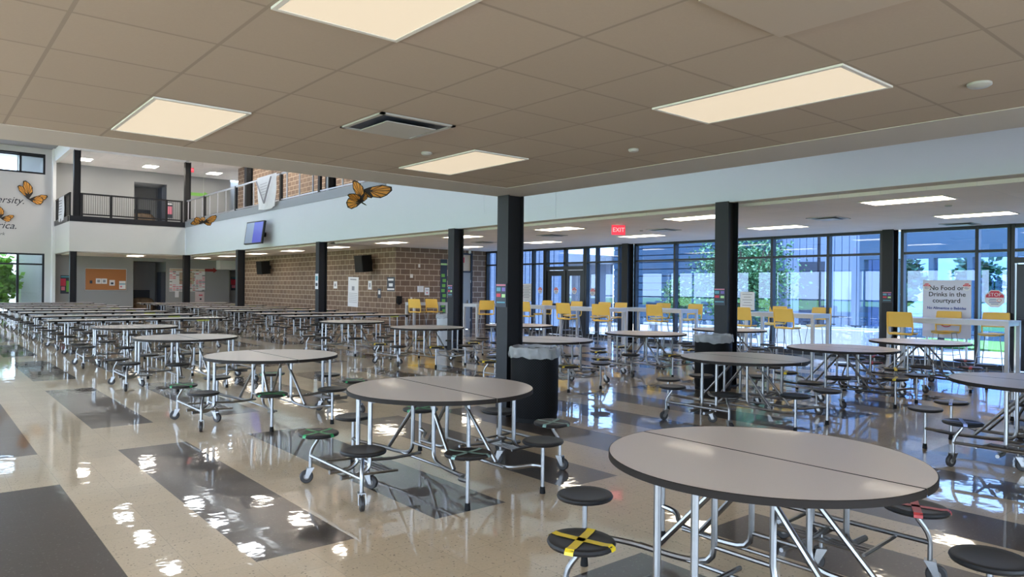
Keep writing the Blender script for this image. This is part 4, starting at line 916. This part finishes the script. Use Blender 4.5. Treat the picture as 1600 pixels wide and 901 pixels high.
fan_butterfly('hanging_butterfly', 'orange butterfly hanging in front of the inner balcony corner', (7.60, 25.4, 3.68), -17, [(38, 'f', 1.0, 10), (5, 'h', 0.8, 20), (165, 'h', 0.9, -20), (195, 'f', 0.8, -15), (100, 'h', 0.6, 30)], 0.85, -5, 30); string((7.6, 25.4, 3.72), ZA, 'thin string above the butterfly at the balcony corner')
fan_butterfly('painted_butterfly', 'orange butterfly on the white wall above the word diversity', (4.42, YF-0.05, 5.66), 0, [(128, 'f', 0.85, 0), (105, 'f', 1.0, 0), (18, 'f', 0.85, 0), (-8, 'h', 0.9, 0)], 1.55, 0, 140)
fan_butterfly('painted_butterfly', 'orange butterfly cut off by the left edge, above the word America', (3.30, YF-0.05, 4.66), 0, [(128, 'f', 0.85, 0), (100, 'f', 0.9, 0), (18, 'f', 0.85, 0), (-8, 'h', 0.9, 0)], 1.05, 0, 140)
# tv, banners
root = tag(empty('wall_screen', (XB-0.42, 26.9, 3.55)), 'blue and grey display screen bracketed to the white bulkhead', 'screen'); root.rotation_euler = (0, R(8), R(4))
MB().use(seatm).box(-0.03, 0.05, -0.75, 0.75, -0.43, 0.43).build('housing', root, smooth=False)
MB().use(mat('screen_blue', (0.05, 0.06, 0.35), 0.2, emit=0.25)).box(-0.034, -0.03, -0.70, 0.05, -0.39, 0.39).use(mat('screen_grey', (0.16, 0.20, 0.28), 0.2, emit=0.25)).box(-0.034, -0.03, 0.05, 0.70, -0.39, 0.39).build('display', root, smooth=False)
MB().use(blackst).box(0.05, 0.42, -0.08, 0.08, -0.08, 0.08).build('bracket', root, smooth=False)
def cloth_banner(w, h, seed, amp=0.05):
    v = []; nx, nz = 28, 20; rnd = random.Random(seed)
    for j in range(nz+1):
        for i in range(nx+1):
            x = (i/nx-0.5); z = j/nz-0.5; ww = w*(1-0.06*(0.5-z))
            dx = amp*(math.sin(9*x+3*z+seed)*0.5+math.sin(17*x-8*z)*0.35+math.sin(5*z+seed*2)*0.4)
            v.append((dx*(0.6-z), -x*ww, z*h-0.03*math.cos(x*6)*(0.5-z)))
    n = nx+1; N = len(v); fr = [(j*n+i, (j+1)*n+i, (j+1)*n+i+1, j*n+i+1) for j in range(nz) for i in range(nx)]
    v2 = [(x+0.004, y, z) for x, y, z in v]
    return MB().use(cloth).add(v+v2, fr+[tuple(q+N for q in reversed(f)) for f in fr])
bn = cloth_banner(1.9, 1.25, 1).build('cloth_banner'); tag(bn, 'wrinkled white cloth banner with a large V tied on the upper railing', 'banner'); bn.location = (XB-0.12, 26.55, 5.07)
v_ = MB().use(inkg).tube([(-0.11, 0.75, 0.45), (-0.10, 0.0, -0.42), (-0.11, -0.70, 0.50)], 0.03, 6, 0.02)
for k in range(5): v_.tube([(-0.10, 0.35, 0.3-k*0.1), (-0.10, -0.3, 0.32-k*0.1)], 0.008, 5, 0)
v_.build('printed_mark', bn)
bn = cloth_banner(1.5, 1.15, 4, 0.03).build('cloth_banner'); tag(bn, 'white banner with dark lines on the short left railing', 'banner'); bn.location = (5.40, 39.4, 5.05)
v_ = MB().use(ink)
for k in range(6): v_.tube([(-0.045, 0.45, 0.4-k*0.13), (-0.045, -0.4, 0.38-k*0.13)], 0.012, 5, 0)
v_.build('printed_mark', bn)

# ------------------------------------------------------------------ courtyard and outdoors
pave = mat('pale_paving', (0.37, 0.36, 0.35), 0.7, noise=0.06, nscale=1.5)
lawn = mat('lawn_green', (0.10, 0.26, 0.04), 0.9, noise=0.35, nscale=6)
struct(MB().use(pave).box(XG+0.1, 70, -40, 60, -0.10, -0.02).box(XL, XG+0.1, 46, 70, -0.1, -0.02).box(XL-12, XL, -40, 70, -0.1, -0.02).box(XL, 70, -40, YN, -0.1, -0.02).build('ground_paving', smooth=False), 'pale courtyard paving, with unseen strips added to bounce daylight')  # strips outside the left and near walls are added to bounce sun indoors
struct(MB().use(lawn).box(-90, XL-12, -60, 90, -0.12, -0.03).build('ground_lawn', smooth=False), 'lawn')
tag(MB().use(lawn).box(22.5, 26.5, 3.0, 9.5, -0.02, 0.03).build('grass_bed', smooth=False), 'green lawn patch seen past the large white sign', 'lawn')
# tree
def leaves(cx, cy, cz, rx, ry, rz, n, size, m, seed, name, parent, clumps=22):
    rnd = random.Random(seed); mb = MB().use(m); cl = []
    for _ in range(clumps):
        while True:
            p = [rnd.uniform(-1, 1) for _ in range(3)]
            if sum(q*q for q in p) < 1: break
        cl.append((cx+p[0]*rx, cy+p[1]*ry, cz+p[2]*rz))
    for k in range(n):
        c = cl[k % len(cl)]; s = 0.30*max(rx, ry)
        p = Vector((c[0]+rnd.gauss(0, s), c[1]+rnd.gauss(0, s), max(0.05, c[2]+rnd.gauss(0, s*0.8))))
        a = Vector((rnd.gauss(0, 1), rnd.gauss(0, 1), rnd.gauss(0, 0.6))).normalized(); b = a.cross(Vector((rnd.gauss(0, 1), rnd.gauss(0, 1), rnd.gauss(0, 1)))).normalized()
        L = size*rnd.uniform(0.7, 1.3); w = L*0.28
        mb.add([p, p+a*L*0.5+b*w, p+a*L, p+a*L*0.5-b*w], [(0, 1, 2, 3)])
    return mb.build(name, parent, smooth=False)
leafm = mat('tree_leaf', (0.06, 0.16, 0.05), 0.5, noise=0.5, nscale=3); leafm2 = mat('plant_leaf', (0.26, 0.52, 0.07), 0.45, noise=0.5, nscale=2); barkm = mat('bark', (0.10, 0.07, 0.05), 0.9, noise=0.3)
corr = mat('pale_corrugated_metal', (0.19, 0.24, 0.32), 0.4, metal=0.1, noise=0.04, nscale=1)
dslat = mat('dark_blue_slat', (0.035, 0.070, 0.11), 0.5, noise=0.12, nscale=3)
def corrugated(name, label, x, y0, y1, h, along='y', d=0.5):
    root = tag(empty(name, (x, y0, 0)), label, 'building'); L = y1-y0; mb = MB().use(corr); rb = MB().use(corr)
    mb.box(0, d, 0, L, 0, h); k = 0.0
    while k < L-0.1: rb.box(-0.04, 0, k, k+0.09, 0, h-0.1); k += 0.30
    mb.build('wall_panel', root, smooth=False); rb.build('rib', root, smooth=False)['kind'] = 'stuff'
    return root
b1 = corrugated('metal_building', 'pale blue corrugated building across the courtyard', 29.0, 12.2, 19.0, 8.5)
MB().use(slate).box(-0.06, 0.0, 2.2, 3.3, 0, 2.8).build('doorway', b1, smooth=False)
corrugated('metal_building', 'pale corrugated wall seen through the glazing left of the double doors', 20.3, 21.2, 26.5, 8.0)
root = tag(empty('slatted_building', (25.5, 16.9, 0)), 'dark blue building of horizontal slats behind the tree', 'building')
MB().use(dslat).box(0.06, 3, 0, 6.0, 0, 8.5).build('wall_panel', root, smooth=False)
sl = MB().use(dslat)
for k in range(27): sl.box(0, 0.06, 0, 6.0, 0.02+k*0.31, 0.02+k*0.31+0.27)
sl.build('slat', root, smooth=False)['kind'] = 'stuff'
root = tag(empty('glazed_wing', (27.0, 2.5, 0)), 'dark building with window openings beyond the white sign', 'building')
m_ = MB().use(dslat).box(0, 0.4, 0, 9.6, 2.75, 4.6).box(0, 0.4, 0, 9.6, 0, 0.3)
for k in range(9): m_.box(0, 0.4, k*1.18, k*1.18+0.16, 0.3, 2.75)
m_.build('wall_panel', root, smooth=False)
MB().use(glass).box(0.1, 0.12, 0, 9.6, 0.3, 2.75).build('glass', root, smooth=False)

tag(MB().use(lawn).box(27.6, 60, -20, 12.0, -0.06, -0.015).build('rear_lawn', smooth=False), 'bright lawn beyond the dark building with window openings', 'lawn')
for k in range(7):
    root = tag(empty('distant_tree', (46+1.5*(k % 3), -4+4.6*k, 0.01)), 'round distant tree behind the lawn, seen through the glazing by the white sign', 'tree', 'trees beyond the courtyard lawn')
    MB().use(barkm).tube([(0, 0, -0.02), (0, 0, 2.0)], 0.12, 6, 0).build('trunk', root)
    leaves(0, 0, 2.3, 0.9, 0.9, 1.3, 1300, 0.45, leafm, 60+k, 'crown', root, 12)
# covered passage outside the double doors
root = tag(empty('walkway_canopy', (23.5, 23.3, 0)), 'grey canopy over the passage outside the double doors', 'canopy')
MB().use(soffit).box(-1.2, 3.5, -0.2, 8.5, 2.75, 3.15).build('roof', root, smooth=False)
for x, y in ((-1.0, 0), (-1.0, 8.0)): MB().use(soffit).box(x, x+0.15, y, y+0.15, -0.02, 2.75).build('post', root, smooth=False)
MB().use(mat('pale_render', (0.42, 0.45, 0.50), 0.7)).box(2.2, 2.4, 0, 8.5, -0.02, 2.75).build('back_wall', root, smooth=False)
root = tag(empty('courtyard_tree', (0, 0, 0)), 'bushy green courtyard tree behind the bulkhead column', 'tree')
tr = MB().use(barkm)
for k in range(7):
    a = k*0.9; tr.tube([(22.0+0.1*math.cos(a), 13.9+0.1*math.sin(a), -0.02), (22.0+0.3*math.cos(a), 13.9+0.35*math.sin(a), 1.2), (22.0+0.8*math.cos(a), 13.9+1.0*math.sin(a), 2.9)], [0.05]*2+[0.02] if False else 0.03, 6, 0)
tr.build('trunk', root)
leaves(22.0, 13.9, 1.9, 0.9, 1.35, 1.4, 9500, 0.13, leafm, 5, 'crown', root, 34)
root = tag(empty('courtyard_shrub', (0, 0, 0)), 'loose green shrub left of the bulkhead column', 'shrub')
tr = MB().use(barkm)
for k in range(4): tr.tube([(22.5, 16.9, -0.02), (22.5+0.3*math.cos(k*1.5), 16.9+0.3*math.sin(k*1.5), 1.4)], 0.02, 6, 0)
tr.build('stem', root); leaves(22.5, 16.9, 1.15, 0.4, 0.5, 0.85, 2500, 0.11, leafm, 8, 'foliage', root, 12)
# plants outside the far window
for k, (x, y) in enumerate(((0.9, 44.0), (3.25, 43.7), (-2.7, 44.2))):
    root = tag(empty('leafy_plant', (x, y, 0)), ('tall broad-leaved green plant filling the left of the far lower window', 'broad-leaved plant outside the far window, just beyond the left picture edge', 'broad-leaved plant outside the far window beyond the picture edge')[0 if k == 1 else 1 if k == 0 else 2], 'plant', 'plants outside the far window')
    MB().use(barkm).tube([(0, 0, -0.02), (0.05, 0.05, 1.6)], 0.05, 6, 0).build('stem', root)
    leaves(0, 0, 1.5, 0.62, 0.3, 1.35, 1500, 0.36, leafm2, 20+k, 'foliage', root, 16)
struct(MB().use(mat('white_render', (0.80, 0.82, 0.85), 0.7)).box(4.15, 9, 44.6, 44.8, 0, 9.5).box(4.35, 4.40, 44.5, 44.6, 0, 1.9).build('wall_outdoor_far', smooth=False))
struct(MB().use(pave).box(-20, 12, 58, 58.3, 0, 3.0).build('wall_outdoor_boundary', smooth=False))
# outdoor furniture, rock bed, lamp post, round sign
stone = mat('rock_bed', (0.32, 0.32, 0.32), 0.9, noise=0.8, nscale=9, bump=0.8, bscale=9)
root = tag(empty('courtyard_planter', (0, 0, 0)), 'low stone filled planter with a pale kerb in the courtyard', 'planter')
MB().use(stone).box(20.2, 21.6, 9.0, 11.6, -0.02, 0.42).build('stone_fill', root, smooth=False); MB().use(pave).box(20.0, 20.2, 8.9, 11.7, -0.02, 0.48).box(21.6, 21.8, 8.9, 11.7, -0.02, 0.48).build('kerb', root, smooth=False)
def outdoor_table(x, y, label):
    root = tag(empty('outdoor_table', (x, y, -0.02)), label, 'table', 'dark courtyard tables')
    MB().use(frameal).lathe([(0.001, 0.72), (0.60, 0.72), (0.60, 0.75), (0.001, 0.75)], seg=28, cap=False).build('tabletop', root)
    MB().use(frameal).tube([(0, 0, 0), (0, 0, 0.72)], 0.05, 10, 0).build('pedestal', root)
    for k in range(4):
        a = k*math.pi/2+0.4; MB().use(frameal).tube([(0, 0, 0.15), (0.85*math.cos(a), 0.85*math.sin(a), 0.15), (0.85*math.cos(a), 0.85*math.sin(a), 0.42)], 0.025, 6, 0.05).lathe([(0.001, 0.42), (0.2, 0.42), (0.2, 0.45), (0.001, 0.45)], c=(0.85*math.cos(a), 0.85*math.sin(a), 0), seg=16, cap=False).build('stool', root)
outdoor_table(24.0, 11.8, 'dark outdoor table in the courtyard right of the tree'); outdoor_table(25.6, 14.3, 'dark outdoor table in the courtyard close to the tree')
outdoor_table(22.0, 7.6, 'dark outdoor table in the courtyard behind the glazing column')
o = MB().use(frameal).tube([(0, 0, 0), (0, 0, 5.5)], 0.06, 10, 0).build('lamp_post'); tag(o, 'dark lamp post in front of the pale corrugated building', 'lamp post'); o.location = (27.5, 13.9, -0.02)
root = tag(empty('round_sign', (28.9, 12.75, 0)), 'small round red sign on the corrugated building', 'sign')
MB().use(redp).lathe([(0.001, 0), (0.16, 0), (0.16, -0.03), (0.001, -0.03)], c=(0, 0, 1.9), seg=24, axis='x', cap=False).build('disc', root)
MB().use(paper).box(-0.034, -0.03, -0.11, 0.11, 1.88, 1.93).build('bar', root, smooth=False)
# low white outdoor walls by the glazing (double door side)
root = tag(empty('courtyard_bench', (19.0, 11.2, -0.02)), 'long pale bench rail outside the glazing', 'bench')
MB().use(bench).box(0, 0.45, 0, 4.5, 0.42, 0.48).build('seat', root, smooth=False)
for y in (0.2, 2.2, 4.2): MB().use(bench).box(0.05, 0.40, y, y+0.08, 0, 0.42).build('leg', root, smooth=False)

# ------------------------------------------------------------------ light
w = bpy.data.worlds.new('sky'); S.world = w; w.use_nodes = True
n, l = w.node_tree.nodes, w.node_tree.links
bg = n['Background']; bg.inputs['Color'].default_value = (0.60, 0.77, 1.0, 1); bg.inputs['Strength'].default_value = 3.4
sun = bpy.data.lights.new('sun', 'SUN'); sun.energy = 9.0; sun.angle = R(1.0); sun.color = (1, 0.96, 0.9)
so = bpy.data.objects.new('sun', sun); COL.objects.link(so)
so.rotation_euler = Vector((-0.35, 0.12, 0.93)).to_track_quat('Z', 'Y').to_euler()

# ------------------------------------------------------------------ camera
yaw, pitch, roll = 0.698393, -0.000402, 0.010283
fv = Vector((math.sin(yaw)*math.cos(pitch), math.cos(yaw)*math.cos(pitch), math.sin(pitch))); rv = Vector((math.cos(yaw), -math.sin(yaw), 0)); uv = rv.cross(fv)
r2 = rv*math.cos(roll)+uv*math.sin(roll); u2 = -rv*math.sin(roll)+uv*math.cos(roll)
cd = bpy.data.cameras.new('camera'); co = bpy.data.objects.new('camera', cd); COL.objects.link(co)
co.matrix_world = Matrix(((r2.x, u2.x, -fv.x, 0), (r2.y, u2.y, -fv.y, 0), (r2.z, u2.z, -fv.z, 1.563), (0, 0, 0, 1)))
cd.sensor_width = 36; cd.lens = 1119.75/1600*36; cd.clip_start = 0.05; cd.clip_end = 400
S.camera = co
S.view_settings.view_transform = 'Standard'; S.view_settings.look = 'None'; S.view_settings.gamma = 1.0; S.view_settings.use_curve_mapping = False
S.view_settings.exposure = 1.58
S.cycles.max_bounces = 9; S.cycles.diffuse_bounces = 4; S.cycles.glossy_bounces = 4; S.cycles.transparent_max_bounces = 12; S.cycles.transmission_bounces = 4
S.cycles.sample_clamp_indirect = 6.0
S.cycles.use_denoising = True
S.cycles.caustics_reflective = False; S.cycles.caustics_refractive = False
